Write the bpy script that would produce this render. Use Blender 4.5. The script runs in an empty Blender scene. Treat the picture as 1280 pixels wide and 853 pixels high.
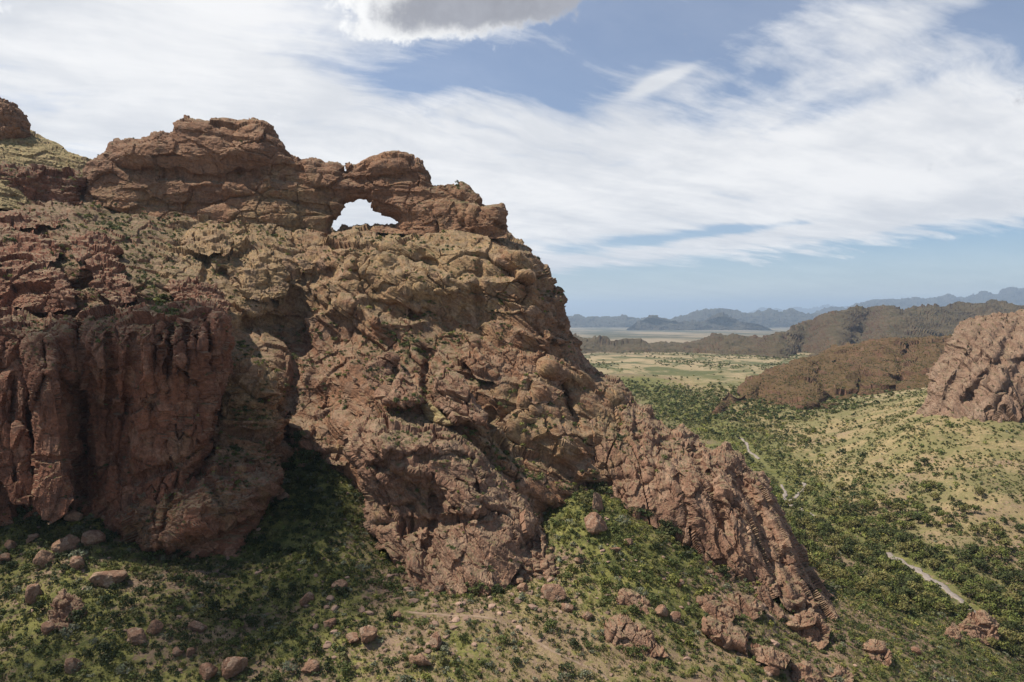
HAZE = True
CLOUD, SKYK, SUNK, EXPO = 9.9, .071, 5.0, .40
SKYTINT = (.90, 1.05, 1.2, 1)
import bpy, math, random
import numpy as np
rng = np.random.default_rng(11)
random.seed(11)
F32 = np.float32
SC = bpy.context.scene
COL = SC.collection
FPX = 850.0                      # focal length in photograph pixels (1280 wide)
CX, CY = 640.0, 426.5
PITCH = math.radians(-2.6)
CP, SP = math.cos(PITCH), math.sin(PITCH)

# ------------------------------------------------------------------ camera maths
def unproj(px, py, d):
    px = np.asarray(px, float); py = np.asarray(py, float); d = np.asarray(d, float)
    x = (px-CX)/FPX*d; v = (CY-py)/FPX*d
    return np.stack([x, d*CP - v*SP, d*SP + v*CP], -1)
def proj(P):
    P = np.asarray(P, float)
    d = P[..., 1]*CP + P[..., 2]*SP
    v = -P[..., 1]*SP + P[..., 2]*CP
    dd = np.where(d > .1, d, .1)
    return CX + P[..., 0]/dd*FPX, CY - v/dd*FPX, d

# ------------------------------------------------------------------ noise
from concurrent.futures import ThreadPoolExecutor
POOL = ThreadPoolExecutor(4)
def par(fn):
    """run a per-point function over chunks of its points in threads"""
    def g(P, *a, **k):
        P = np.asarray(P, F32)
        if len(P) < 8000: return fn(P, *a, **k)
        ch = np.array_split(P, max(4, len(P)//60000))
        r = list(POOL.map(lambda c: fn(c, *a, **k), ch))
        return tuple(np.concatenate(x) for x in zip(*r)) if isinstance(r[0], tuple) else np.concatenate(r)
    return g
def _hash(ix, iy, iz, seed):
    h = (ix.astype(np.uint32)*np.uint32(0x8da6b343)) ^ (iy.astype(np.uint32)*np.uint32(0xd8163841)) ^ (iz.astype(np.uint32)*np.uint32(0xcb1ab31f))
    h = h + np.uint32((seed*0x9e3779b9) & 0xffffffff)
    h ^= h >> np.uint32(15); h *= np.uint32(0x2c1b3c6d); h ^= h >> np.uint32(12); h *= np.uint32(0x297a2d39); h ^= h >> np.uint32(15)
    return h
@par
def perlin(P, seed=0):
    P = np.asarray(P, F32)
    i = np.floor(P).astype(np.int32); f = P - i
    u = f*f*f*(f*(f*6-15)+10)
    out = 0
    for dx in (0, 1):
        wx = u[:, 0] if dx else 1-u[:, 0]
        for dy in (0, 1):
            wy = u[:, 1] if dy else 1-u[:, 1]
            for dz in (0, 1):
                wz = u[:, 2] if dz else 1-u[:, 2]
                h = _hash(i[:, 0]+dx, i[:, 1]+dy, i[:, 2]+dz, seed)
                g = ((h & np.uint32(1023)).astype(F32)/511.5-1)*(f[:, 0]-dx) \
                    + (((h >> np.uint32(10)) & np.uint32(1023)).astype(F32)/511.5-1)*(f[:, 1]-dy) \
                    + (((h >> np.uint32(20)) & np.uint32(1023)).astype(F32)/511.5-1)*(f[:, 2]-dz)
                out = out + wx*wy*wz*g
    return out*1.3
def fbm(P, octv=4, seed=0, gain=.5):
    P = np.asarray(P, F32); a = 1.0; o = 0; t = 0
    for k in range(octv):
        o = o + a*perlin(P, seed+k*17); t += a; a *= gain; P = P*F32(2.03) + F32(11.7)
    return o
def ridged(P, octv=4, seed=0):
    P = np.asarray(P, F32); a = 1.0; o = 0
    for k in range(octv):
        o = o + a*(1-2*np.abs(perlin(P, seed+k*17))); a *= .5; P = P*F32(2.03) + F32(5.3)
    return o*.5
@par
def voronoi(P, seed=0, jit=.85):
    P = np.asarray(P, F32)
    i = np.floor(P).astype(np.int32); f = P - i
    n = len(P)
    F1 = np.full(n, 9, F32); F2 = np.full(n, 9, F32); H = np.zeros(n, np.uint32); V = np.zeros((n, 3), F32)
    for dx in (-1, 0, 1):
        for dy in (-1, 0, 1):
            for dz in (-1, 0, 1):
                h = _hash(i[:, 0]+dx, i[:, 1]+dy, i[:, 2]+dz, seed)
                r = np.stack([dx+.5+jit*((h & np.uint32(1023)).astype(F32)/1023-.5)-f[:, 0],
                              dy+.5+jit*(((h >> np.uint32(10)) & np.uint32(1023)).astype(F32)/1023-.5)-f[:, 1],
                              dz+.5+jit*(((h >> np.uint32(20)) & np.uint32(1023)).astype(F32)/1023-.5)-f[:, 2]], -1)
                r2 = r*r; d = np.sqrt(np.sqrt((r2*r2).sum(-1)))
                m = d < F1
                F2 = np.where(m, F1, np.minimum(F2, d)); F1 = np.where(m, d, F1)
                H = np.where(m, h, H); V[m] = r[m]
    return F1, F2, H, V
def hrand(H, k):
    h = H ^ np.uint32((k*0x85ebca6b) & 0xffffffff)
    h = h * np.uint32(0xc2b2ae35); h ^= h >> np.uint32(13); h = h*np.uint32(0x27d4eb2f); h ^= h >> np.uint32(15)
    return (h & np.uint32(0xffff)).astype(F32)/65535.0
def sstep(a, b, x):
    t = np.clip((x-a)/(b-a), 0, 1); return t*t*(3-2*t)

# ------------------------------------------------------------------ interpolation
class TPS:
    def __init__(s, xy, z, lam=1e-3):
        s.c = np.asarray(xy, float); n = len(s.c)
        K = s.phi(((s.c[:, None]-s.c[None])**2).sum(-1)) + lam*np.eye(n)
        Pm = np.hstack([np.ones((n, 1)), s.c])
        A = np.zeros((n+3, n+3)); A[:n, :n] = K; A[:n, n:] = Pm; A[n:, :n] = Pm.T
        s.w = np.linalg.solve(A, np.concatenate([np.asarray(z, float), np.zeros(3)]))
    @staticmethod
    def phi(r2): return .5*r2*np.log(r2+1e-12)
    def __call__(s, q):
        q = np.asarray(q, float); out = np.empty(len(q))
        def job(a):
            b = q[a:a+30000]
            r2 = (b[:, None, 0]-s.c[None, :, 0])**2 + (b[:, None, 1]-s.c[None, :, 1])**2
            out[a:a+30000] = s.phi(r2) @ s.w[:-3] + s.w[-3] + b @ s.w[-2:]
        list(POOL.map(job, range(0, len(q), 30000)))
        return out
def seg_dist(q, poly, closed=True, maxd=None):
    """distance from points q to a polyline, the nearest point on it; with maxd, q must be sorted by y and distances stop there"""
    poly = np.asarray(poly, float)
    a = poly if closed else poly[:-1]
    b = np.roll(poly, -1, 0) if closed else poly[1:]
    if maxd is None and len(q) > 20000:
        r = list(POOL.map(lambda c: seg_dist(c, poly, closed), np.array_split(q, len(q)//15000+1)))
        return tuple(np.concatenate(x) for x in zip(*r))
    best = np.full(len(q), 1e18 if maxd is None else maxd*maxd); near = q.copy()
    for p, r in zip(a, b):
        e = r-p; L = (e*e).sum()
        if L < 1e-9: continue
        sl = slice(None)
        if maxd is not None:
            sl = slice(np.searchsorted(q[:, 1], min(p[1], r[1])-maxd), np.searchsorted(q[:, 1], max(p[1], r[1])+maxd))
        k = q[sl]
        if maxd is not None:
            m0 = np.nonzero((k[:, 0] > min(p[0], r[0])-maxd) & (k[:, 0] < max(p[0], r[0])+maxd))[0]; k = k[m0]
        t = np.clip(((k-p) @ e)/L, 0, 1)
        c = p + t[:, None]*e
        d = ((k-c)**2).sum(-1)
        if maxd is None:
            m = d < best; best[m] = d[m]; near[m] = c[m]
        else:
            ii = sl.start+m0; m = d < best[ii]; ii = ii[m]; best[ii] = d[m]; near[ii] = c[m]
    return np.sqrt(best), near
def inside(q, poly):
    poly = np.asarray(poly, float); r = np.zeros(len(q), bool); x, y = q[:, 0], q[:, 1]
    for (x0, y0), (x1, y1) in zip(poly, np.roll(poly, -1, 0)):
        if y0 == y1: continue
        m = (y0 > y) != (y1 > y)
        r ^= m & (x < (x1-x0)*(y-y0)/(y1-y0)+x0)
    return r

# ------------------------------------------------------------------ meshes
def np_mesh(name, V, faces, mat=None, attrs=None, parent=None, link=True, smooth=False):
    """faces: (M,k) array"""
    me = bpy.data.meshes.new(name); V = np.asarray(V, F32); faces = np.asarray(faces, np.int32)
    M, k = faces.shape
    me.vertices.add(len(V)); me.vertices.foreach_set('co', V.ravel())
    me.loops.add(M*k); me.loops.foreach_set('vertex_index', faces.ravel())
    me.polygons.add(M); me.polygons.foreach_set('loop_start', np.arange(0, M*k, k, dtype=np.int32))
    try: me.polygons.foreach_set('loop_total', np.full(M, k, np.int32))
    except Exception: pass
    me.polygons.foreach_set('use_smooth', np.full(M, smooth, bool))
    me.update(calc_edges=True)
    for an, av in (attrs or {}).items():
        av = np.asarray(av, F32)
        if av.ndim == 1:
            at = me.attributes.new(an, 'FLOAT', 'POINT'); at.data.foreach_set('value', av)
        else:
            at = me.attributes.new(an, 'FLOAT_COLOR', 'POINT')
            if av.shape[1] == 3: av = np.hstack([av, np.ones((len(av), 1), F32)])
            at.data.foreach_set('color', av.ravel())
    if mat: me.materials.append(mat)
    o = bpy.data.objects.new(name, me)
    if link: COL.objects.link(o)
    if parent: o.parent = parent
    return o
def vnormals(V, Fq):
    a, b, c, d = (V[Fq[:, i]] for i in range(4))
    n = np.cross(c-a, d-b); N = np.zeros_like(V)
    for i in range(4): 
        for k in range(3): N[:, k] += np.bincount(Fq[:, i], n[:, k], len(V))
    return N/(np.linalg.norm(N, axis=1, keepdims=True)+1e-9)
def tag(o, label=None, cat=None, group=None, kind=None):
    if label: o['label'] = label
    if cat: o['category'] = cat
    if group: o['group'] = group
    if kind: o['kind'] = kind
    return o

# ------------------------------------------------------------------ rock displacement
def frame(n, a):
    """rows: strata normal n, in-plane direction a, third axis"""
    n = np.asarray(n, float); n /= np.linalg.norm(n); a = np.asarray(a, float); a = a - n*(a@n); a /= np.linalg.norm(a)
    return np.stack([n, a, np.cross(n, a)])
def rock(P, st, seed):
    s = st.get('s', 1.0); fr = st['fr']; an = np.asarray(st['an'], float)   # an: cell size multipliers on (n,a,b)
    P = np.asarray(P, float)/s
    Q = P @ fr.T
    wq = np.stack([fbm(Q/14, 3, seed+1), fbm(Q/14+31, 3, seed+2), fbm(Q/14+77, 3, seed+3)], -1)
    Qw = Q + wq*st.get('warp', .7)
    out = st.get('lump', 1.6)*fbm(Q/22, 3, seed+5)
    for L, a, cd, *ac in st['cells']:
        F1, F2, H, V = voronoi(Qw/(L*(np.asarray(ac[0], float) if ac else an)), seed+int(L*10))
        h = hrand(H, 1)*2-1
        g = np.stack([hrand(H, 2), hrand(H, 3), hrand(H, 4)], -1)*2-1
        out = out + a*(.75*h - 1.15*(g*V).sum(-1))
        cr = hrand(H, 5)
        out = out - cd*(1-sstep(.0, .07, F2-F1))*np.clip((cr-.55)*2.6, 0, 1)*1.2
    # strata: hard and soft bands
    for L, a in st.get('strata', []):
        z = Qw[:, 0]/L
        b = fbm(np.stack([z, Q[:, 1]/45, Q[:, 2]/45], -1), 2, seed+40+int(L*10))
        out = out + a*np.tanh(b*6.0)
    if 'erode' in st:                    # gullies running down the slopes
        L, a = st['erode']; E = P*np.array([1, .55, .25])/L + .25*wq; out = out + a*(ridged(E, 5, seed+80)-.4)*1.6
    fa = st.get('fine', .35)
    for L, k in ((1.0, .62), (.5, .25)):
        F1, F2, H, V = voronoi(Q/(L*np.minimum(an, 2.4)) + 3.3, seed+50+int(L*100))
        g = np.stack([hrand(H, 2), hrand(H, 3), hrand(H, 4)], -1)*2-1
        out = out + fa*k*((hrand(H, 1)*2-1)*.8 - 1.3*(g*V).sum(-1) - .8*(1-sstep(0, .08, F2-F1))*np.clip((hrand(H, 5)-.6)*2.5, 0, 1))
    out = out + fa*.15*ridged(Qw/np.array([2.5, 4, 4]), 3, seed+60)
    return out*s

ZW, ZH, ZX0, ZY0 = 1700, 1000, -200, -50     # z-buffer of the front surfaces, one cell a photograph pixel
ZB = np.full((ZH, ZW), 1e9); ZN = np.zeros((ZH, ZW)); ZI = np.full((ZH, ZW), -1, int)
ZNAMES = []
def zput(name, P, N):
    ZNAMES.append(name); k = len(ZNAMES)-1
    px, py, d = proj(P)
    ix = np.round(px-ZX0).astype(int); iy = np.round(py-ZY0).astype(int)
    m = (ix >= 0) & (ix < ZW) & (iy >= 0) & (iy < ZH) & (d > 1)
    ix, iy, d, nz = ix[m], iy[m], d[m], N[m, 2]
    o = np.argsort(-d); ix, iy, d, nz = ix[o], iy[o], d[o], nz[o]
    b = d < ZB[iy, ix]
    ZB[iy[b], ix[b]] = d[b]; ZN[iy[b], ix[b]] = nz[b]; ZI[iy[b], ix[b]] = k

def sample_pts(vals, q, default=0.0):
    """smooth field through (px,py,val,radius) blobs"""
    if not vals: return np.full(len(q), default)
    a = np.array(vals, float); num = np.full(len(q), default*.15); den = np.full(len(q), .15)
    for px, py, v, r in a:
        w = np.exp(-((q[:, 0]-px)**2+(q[:, 1]-py)**2)/(r*r)); num += w*v; den += w
    return num/den

def formation(name, outline, dpts, R, w, st, mat, seed=0, step=1.0, hole=None, holes=None, full=True, strokes=(), bumps=(), terr=None,
              tan=(), tan0=0.0, green=(), green0=0.0, pile=None, rough=2.0, edge_pow=1.0, opn=None):
    outline = np.asarray(outline, float)
    # break up the outline a little
    pts = []
    for p, r in zip(outline, np.roll(outline, -1, 0)):
        n = max(1, int(np.linalg.norm(r-p)/5)); pts += [p+(r-p)*t for t in np.arange(n)/n]
    pts = np.array(pts); q3 = np.hstack([pts/9.0, np.full((len(pts), 1), seed*3.7)])
    pts = pts + rough*np.stack([fbm(q3, 3, seed+900), fbm(q3, 3, seed+901)], -1)
    loops = [pts]+[np.asarray(h, float) for h in (holes or [])]
    x0, y0 = pts.min(0)-step; x1, y1 = pts.max(0)+step
    gx = np.arange(x0, x1+step, step); gy = np.arange(y0, y1+step, step); nx, ny = len(gx), len(gy)
    q = np.stack(np.meshgrid(gx, gy), -1).reshape(-1, 2)
    ins = inside(q, pts)
    for h in loops[1:]: ins &= ~inside(q, h)
    I = ins.reshape(ny, nx)
    cell = (I[:-1, :-1].astype(int)+I[1:, :-1]+I[:-1, 1:]+I[1:, 1:]) >= 3
    idx = np.arange(nx*ny).reshape(ny, nx)
    cy, cx = np.nonzero(cell)
    Fq = np.stack([idx[cy, cx], idx[cy+1, cx], idx[cy+1, cx+1], idx[cy, cx+1]], -1)
    cnt = np.zeros((ny, nx), int)
    cnt[:-1, :-1] += cell; cnt[1:, :-1] += cell; cnt[:-1, 1:] += cell; cnt[1:, 1:] += cell
    cnt = cnt.ravel(); used = np.nonzero(cnt)[0]
    remap = np.full(nx*ny, -1); remap[used] = np.arange(len(used)); Fq = remap[Fq]; q = q[used]; rim = cnt[used] < 4
    MD = w+6*step; e = np.full(len(q), 1e9); near = q.copy()
    for lp in loops:
        d, nr = seg_dist(q, lp, True, MD); m = d < e; e[m] = d[m]; near[m] = nr[m]
    q[rim] = near[rim]; e[rim] = 0
    closed = rim.copy()
    if opn:                              # the foot of the formation stands in the ground and is left open
        fo = pts[:, 1] > opn[0]+opn[1]*pts[:, 0]
        k = np.nonzero(fo & ~np.roll(fo, 1))[0]
        keep = np.roll(pts, -k[0], 0)[np.roll(fo, -k[0]) == False] if len(k) else pts[~fo]
        so_ = np.argsort(q[:, 1], kind='stable'); e = np.empty(len(q)); e[so_] = seg_dist(q[so_], keep, False, MD)[0]
        for h in loops[1:]: e[so_] = np.minimum(e[so_], seg_dist(q[so_], h, True, MD)[0])
        closed = rim & (e < 1.2*step); e[closed] = 0
    Q0 = q[np.argsort(q[:, 1], kind='stable')]; inv = np.argsort(np.argsort(q[:, 1], kind='stable'))
    dp = np.asarray(dpts, float)
    if len(dp) == 1: base = np.full(len(q), dp[0, 2])
    elif len(dp) == 2:
        ax = dp[1, :2]-dp[0, :2]; t = ((q-dp[0, :2]) @ ax)/(ax@ax); base = dp[0, 2]+t*(dp[1, 2]-dp[0, 2])
    elif len(dp) < 6:
        wt = 1/(((q[:, None]-dp[None, :, :2])**2).sum(-1)+60.); base = (wt*dp[:, 2]).sum(1)/wt.sum(1)
    else: base = TPS(dp[:, :2]/100, dp[:, 2])(q/100)
    for pl, ww, dl in strokes:
        d, _ = seg_dist(Q0, pl, False, 3*ww); base = base + (dl*np.exp(-(d/ww)**2))[inv]
    for bx, by, rx, ry, dl in bumps:
        base = base - dl*np.exp(-(((q[:, 0]-bx)/rx)**2+((q[:, 1]-by)/ry)**2))
    t = np.clip(e/w, 0, 1)
    f = R*(1-np.sqrt(np.maximum(0, 1-(1-t)**2))**edge_pow) if R <= 5 else R*(.12*(1-np.sqrt(np.maximum(0, 1-(1-t)**2)))+.88*(1-t)**2.2)
    front = unproj(q[:, 0], q[:, 1], base+f)
    nf = len(q)
    if full:
        bk = np.nonzero(~closed)[0]
    else:
        bk = np.nonzero((~closed) & (e < w*.8))[0]
    bmap = np.full(nf, -1); bmap[bk] = nf+np.arange(len(bk)); bmap[closed] = np.nonzero(closed)[0]
    back = unproj(q[bk, 0], q[bk, 1], (base+2*R-f)[bk])
    Fb = bmap[Fq][:, ::-1]; Fb = Fb[(Fb >= 0).all(1)]
    okb = (Fb < nf).sum(1) < 4; Fb = Fb[okb]
    V = np.vstack([front, back]); FA = np.vstack([Fq, Fb])
    Qp = np.vstack([q, q[bk]]); E = np.concatenate([e, e[bk]])
    for Ht, A, dip, ph in (terr if isinstance(terr, list) else [terr] if terr else []):
        P = V
        zz = (P[:, 2] + P[:, 0]*dip[0] + P[:, 1]*dip[1])/Ht + ph + .9*fbm(P/(Ht*2.6), 3, seed+70)
        k = np.floor(zz); tt = zz-k
        amp = A*(.4+1.2*hrand(_hash(k.astype(np.int32), k.astype(np.int32)*0, k.astype(np.int32)*0, seed), 1))*(.3+sstep(-.25, .35, fbm(P/(Ht*3.), 2, seed+71)))
        V = V.copy(); V[:, 1] += amp*(sstep(.76, 1, tt)-tt)*sstep(0, w*.7, E)
    N = vnormals(V, FA)
    D = rock(V, st, seed)
    if pile is not None: D = D*pile(Qp)
    V2 = V + N*D[:, None]
    N2 = vnormals(V2, FA)
    attrs = {'tan': sample_pts(tan, Qp, tan0), 'green': sample_pts(green, Qp, green0)}
    o = np_mesh(name, V2, FA, mat, attrs)
    zput(name, V2[:nf], N2[:nf])
    FORM[name+str(seed)] = (V2[:nf], N2[:nf], q)
    return o
FORM = {}
# ------------------------------------------------------------------ materials
class G:
    def __init__(s, name=None, tree=None):
        if tree is None:
            s.mat = bpy.data.materials.new(name); s.mat.use_nodes = True; tree = s.mat.node_tree
        s.t = tree; s.t.nodes.clear()
    def node(s, ty, ins=None, **pr):
        n = s.t.nodes.new(ty)
        for k, v in pr.items(): setattr(n, k, v)
        for k, v in (ins or {}).items(): s.put(n.inputs[k], v)
        return n
    def put(s, sock, v):
        if isinstance(v, bpy.types.NodeSocket): s.t.links.new(v, sock)
        elif isinstance(v, (tuple, list)) and sock.type == 'RGBA' and len(v) == 3: sock.default_value = (*v, 1)
        else: sock.default_value = v
    def m(s, op, a, b=0.0, c=None, clamp=False):
        ins = {0: a, 1: b}
        if c is not None: ins[2] = c
        return s.node('ShaderNodeMath', ins, operation=op, use_clamp=clamp).outputs[0]
    def vm(s, op, a, b=(0, 0, 0)):
        n = s.node('ShaderNodeVectorMath', {0: a, 1: b}, operation=op)
        return n.outputs[1] if op in ('DOT_PRODUCT', 'LENGTH') else n.outputs[0]
    def scale(s, v, k): return s.vm('MULTIPLY', v, k)
    def noise(s, vec, sc, det=4, rough=.55, dist=0.0, col=False):
        n = s.node('ShaderNodeTexNoise', {'Vector': vec, 'Scale': sc, 'Detail': det, 'Roughness': rough, 'Distortion': dist})
        return n.outputs[1 if col else 0]
    def vor(s, vec, sc, feat='F1', out='Distance'):
        return s.node('ShaderNodeTexVoronoi', {'Vector': vec, 'Scale': sc}, feature=feat).outputs[out]
    def ramp(s, x, a, b, lo=0.0, hi=1.0):
        return s.node('ShaderNodeMapRange', {0: x, 1: a, 2: b, 3: lo, 4: hi}, interpolation_type='SMOOTHSTEP').outputs[0]
    def mix(s, f, a, b, bt='MIX'):
        n = s.node('ShaderNodeMix', None, data_type='RGBA', blend_type=bt)
        s.put(n.inputs[0], f); s.put(n.inputs[6], a); s.put(n.inputs[7], b); return n.outputs[2]
    def attr(s, nm, out='Fac'): return s.node('ShaderNodeAttribute', attribute_name=nm).outputs[out]
    def geo(s, o): return s.node('ShaderNodeNewGeometry').outputs[o]
    def rot(s, vec, fr):
        """components of vec along the rows of fr"""
        c = [s.vm('DOT_PRODUCT', vec, tuple(float(v) for v in r)) for r in fr]
        return s.node('ShaderNodeCombineXYZ', {0: c[0], 1: c[1], 2: c[2]}).outputs[0]
    def out(s, color, rough=.9, bump=None, bd=.3, bs=1.0, spec=.15):
        ins = {'Base Color': color, 'Roughness': rough, 'Specular IOR Level': spec}
        b = s.node('ShaderNodeBsdfPrincipled', ins)
        if bump is not None:
            bn = s.node('ShaderNodeBump', {'Height': bump, 'Distance': bd, 'Strength': bs}); s.t.links.new(bn.outputs[0], b.inputs['Normal'])
        o = s.node('ShaderNodeOutputMaterial'); s.t.links.new(b.outputs[0], o.inputs[0]); return s.mat

def rock_mat(name, fr, s=1.0, red=(0.235, 0.120, 0.070), red2=(0.163, 0.078, 0.049), tan=(0.310, 0.200, 0.099), pale=(0.375, 0.254, 0.167), dark=(.07, .048, .038),
             varn=.5, grass=1.0, slope=(.66, .92), soil=(.27, .19, .115), veg=(.095, .098, .038), palea=.5, streak_v=True, bumpk=1.0):
    g = G(name); P = g.scale(g.geo('Position'), (1/s,)*3); Q = g.rot(P, fr)
    big = g.noise(P, .035, 3, .6); mid = g.noise(P, .16, 5, .65); sm = g.noise(P, .9, 5, .7)
    bands = g.noise(g.scale(Q, (.55, .045, .045)), 1.0, 5, .65, .6)
    c = g.mix(g.ramp(big, .35, .65), red2, red)
    c = g.mix(g.m('MULTIPLY', g.ramp(bands, .42, .68), .55), c, red)
    tfac = g.m('ADD', g.attr('tan'), g.m('MULTIPLY', g.m('SUBTRACT', mid, .5), 1.6), clamp=True)
    c = g.mix(g.ramp(tfac, .25, .85), c, tan)
    # pale fresh faces, block by block
    vc = g.node('ShaderNodeTexVoronoi', {'Vector': g.vm('ADD', Q, g.scale(g.noise(P, .5, 3, .6, 0, True), (1.5, 1.5, 1.5))), 'Scale': .32}).outputs['Color']
    vx = g.node('ShaderNodeSeparateColor', {0: vc}).outputs[0]
    c = g.mix(g.m('MULTIPLY', g.ramp(vx, .60, 1.0), palea), c, pale)
    vy = g.node('ShaderNodeSeparateColor', {0: vc}).outputs[1]
    c = g.mix(g.m('MULTIPLY', g.ramp(vy, .6, 1.0), .45), c, red2)
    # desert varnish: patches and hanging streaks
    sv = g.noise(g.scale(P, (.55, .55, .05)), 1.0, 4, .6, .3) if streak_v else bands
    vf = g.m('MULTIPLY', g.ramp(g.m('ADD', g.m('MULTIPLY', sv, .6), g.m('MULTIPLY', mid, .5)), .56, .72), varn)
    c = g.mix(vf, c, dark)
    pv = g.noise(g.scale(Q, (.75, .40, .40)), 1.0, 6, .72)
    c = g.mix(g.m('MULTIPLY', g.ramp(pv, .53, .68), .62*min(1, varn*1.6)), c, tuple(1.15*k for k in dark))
    # mottling
    c = g.mix(1.0, c, g.mix(g.ramp(sm, .25, .75), (.66, .65, .64), (1.28, 1.27, 1.25)), 'MULTIPLY')
    sp = g.noise(P, 3.2, 3, .7)
    c = g.mix(1.0, c, g.mix(g.ramp(sp, .3, .7), (.8, .8, .8), (1.16, 1.16, 1.16)), 'MULTIPLY')
    # lichen tinge
    c = g.mix(g.m('MULTIPLY', g.ramp(g.noise(P, .28, 4, .7), .58, .75), .22), c, (.21, .18, .08))
    # soil and grass gather on the ledges
    nz = g.node('ShaderNodeSeparateXYZ', {0: g.geo('Normal')}).outputs[2]
    gr = g.attr('green')
    sl = g.m('ADD', nz, g.m('ADD', g.m('MULTIPLY', g.m('SUBTRACT', sm, .5), .35), g.m('MULTIPLY', gr, .26)))
    lf = g.m('MULTIPLY', g.ramp(sl, slope[0], slope[1]), grass)
    vegf = g.ramp(g.m('ADD', g.noise(P, .55, 4, .7), g.m('MULTIPLY', gr, .12)), .50, .64)
    lc = g.mix(vegf, g.mix(g.ramp(mid, .35, .65), soil, tuple(.72*k for k in soil)), veg)
    c = g.mix(lf, c, lc)
    jit = g.scale(g.noise(P, 1.1, 2, .5, 0, True), (.35, .35, .35))
    def steps(k, sc):
        v = g.node('ShaderNodeTexVoronoi', {'Vector': g.vm('ADD', g.scale(Q, sc), jit), 'Scale': k}, distance='CHEBYCHEV')
        return g.m('ADD', g.node('ShaderNodeSeparateColor', {0: v.outputs['Color']}).outputs[2], g.m('MULTIPLY', v.outputs['Distance'], -.6))
    bmp = g.m('ADD', g.m('MULTIPLY', steps(1.1, (1.5, .7, .7)), .55), g.m('MULTIPLY', steps(2.6, (1.4, .8, .8)), .28))
    bmp = g.m('ADD', bmp, g.m('ADD', g.m('MULTIPLY', sp, .30), g.m('MULTIPLY', sm, .35)))
    bmp = g.m('ADD', bmp, g.m('MULTIPLY', bands, .8))
    return g.out(c, .92, bmp, .55*s*bumpk, .9)

FLAT = frame((0.05, .1, 1), (1, 0, 0))
UP = frame((0, -1, .05), (0, 0, 1))                   # columns: a runs upward
DIP = frame((.52, -.12, .84), (.8, .2, -.5))           # strata falling to the right
LEAN = frame((.80, -.3, .42), (.43, -.40, -.80))
VFR = frame((1, 0, 0), (0, 0, 1))

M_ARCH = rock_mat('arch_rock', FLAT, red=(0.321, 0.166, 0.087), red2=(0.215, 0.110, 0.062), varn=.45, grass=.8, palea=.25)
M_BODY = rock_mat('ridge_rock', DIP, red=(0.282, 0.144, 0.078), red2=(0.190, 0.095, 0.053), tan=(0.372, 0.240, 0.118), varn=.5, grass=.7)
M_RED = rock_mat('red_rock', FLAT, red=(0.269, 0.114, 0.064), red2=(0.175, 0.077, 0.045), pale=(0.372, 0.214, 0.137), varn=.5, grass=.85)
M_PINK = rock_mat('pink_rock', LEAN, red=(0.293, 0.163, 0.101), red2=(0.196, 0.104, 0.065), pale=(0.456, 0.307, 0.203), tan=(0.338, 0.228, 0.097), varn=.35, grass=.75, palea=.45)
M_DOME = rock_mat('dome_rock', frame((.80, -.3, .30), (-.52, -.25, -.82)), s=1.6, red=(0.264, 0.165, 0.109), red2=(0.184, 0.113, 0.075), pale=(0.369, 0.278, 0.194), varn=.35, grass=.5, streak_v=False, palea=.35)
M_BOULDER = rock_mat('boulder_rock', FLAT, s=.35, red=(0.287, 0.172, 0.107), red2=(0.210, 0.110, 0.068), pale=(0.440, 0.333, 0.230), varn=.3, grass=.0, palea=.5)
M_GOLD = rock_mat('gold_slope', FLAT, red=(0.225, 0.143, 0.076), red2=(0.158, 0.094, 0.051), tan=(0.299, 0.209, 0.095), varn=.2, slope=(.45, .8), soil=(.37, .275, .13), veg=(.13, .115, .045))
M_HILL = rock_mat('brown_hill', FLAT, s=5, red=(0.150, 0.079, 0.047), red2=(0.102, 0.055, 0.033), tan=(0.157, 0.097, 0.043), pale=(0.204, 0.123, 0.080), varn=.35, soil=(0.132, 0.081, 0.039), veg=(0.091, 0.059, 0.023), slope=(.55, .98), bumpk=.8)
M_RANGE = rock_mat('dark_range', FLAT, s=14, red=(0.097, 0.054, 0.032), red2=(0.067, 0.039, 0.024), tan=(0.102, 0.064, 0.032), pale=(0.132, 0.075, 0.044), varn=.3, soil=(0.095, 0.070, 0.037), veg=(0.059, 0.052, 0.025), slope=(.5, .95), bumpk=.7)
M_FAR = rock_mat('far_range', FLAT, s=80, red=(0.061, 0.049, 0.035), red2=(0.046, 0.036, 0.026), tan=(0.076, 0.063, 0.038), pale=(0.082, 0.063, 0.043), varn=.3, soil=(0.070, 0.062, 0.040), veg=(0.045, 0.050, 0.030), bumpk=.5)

DOMEF = frame((.80, -.3, .30), (-.52, -.25, -.82))
ST_ARCH = dict(fr=FLAT, an=(1, 1.9, 1.9), cells=[(11, 1.6, .9, (1, 1.4, 1.4)), (3.8, .45, .45), (1.5, .16, .2)], strata=[(7, .5), (2.6, .10)], lump=1.5, fine=.13)
ST_BODY = dict(fr=DIP, an=(1, 2.0, 2.0), cells=[(15, 2.6, 1.7), (6, 1.05, 1.2, (1, 1.7, 1.7)), (2.2, .26, .5, (1, 1.5, 1.5))], strata=[(8, .95), (3.2, .55), (1.2, .18)], lump=2.6, fine=.18)
ST_RED = dict(fr=VFR, an=(1, 2.9, 1.4), cells=[(8.0, 1.9, 1.8), (3.4, .60, 1.0, (1, 2.4, 1.2)), (1.3, .26, .32, (1, 1.5, 1.2))], strata=[(3.5, .3)], lump=1.4, fine=.15, warp=.6)
ST_PILLAR = dict(fr=VFR, an=(1, 2.6, 1.2), cells=[(4.5, .7, .5), (1.8, .25, .3), (.9, .10, .12)], strata=[], lump=.7, fine=.10, warp=.8)
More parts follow.
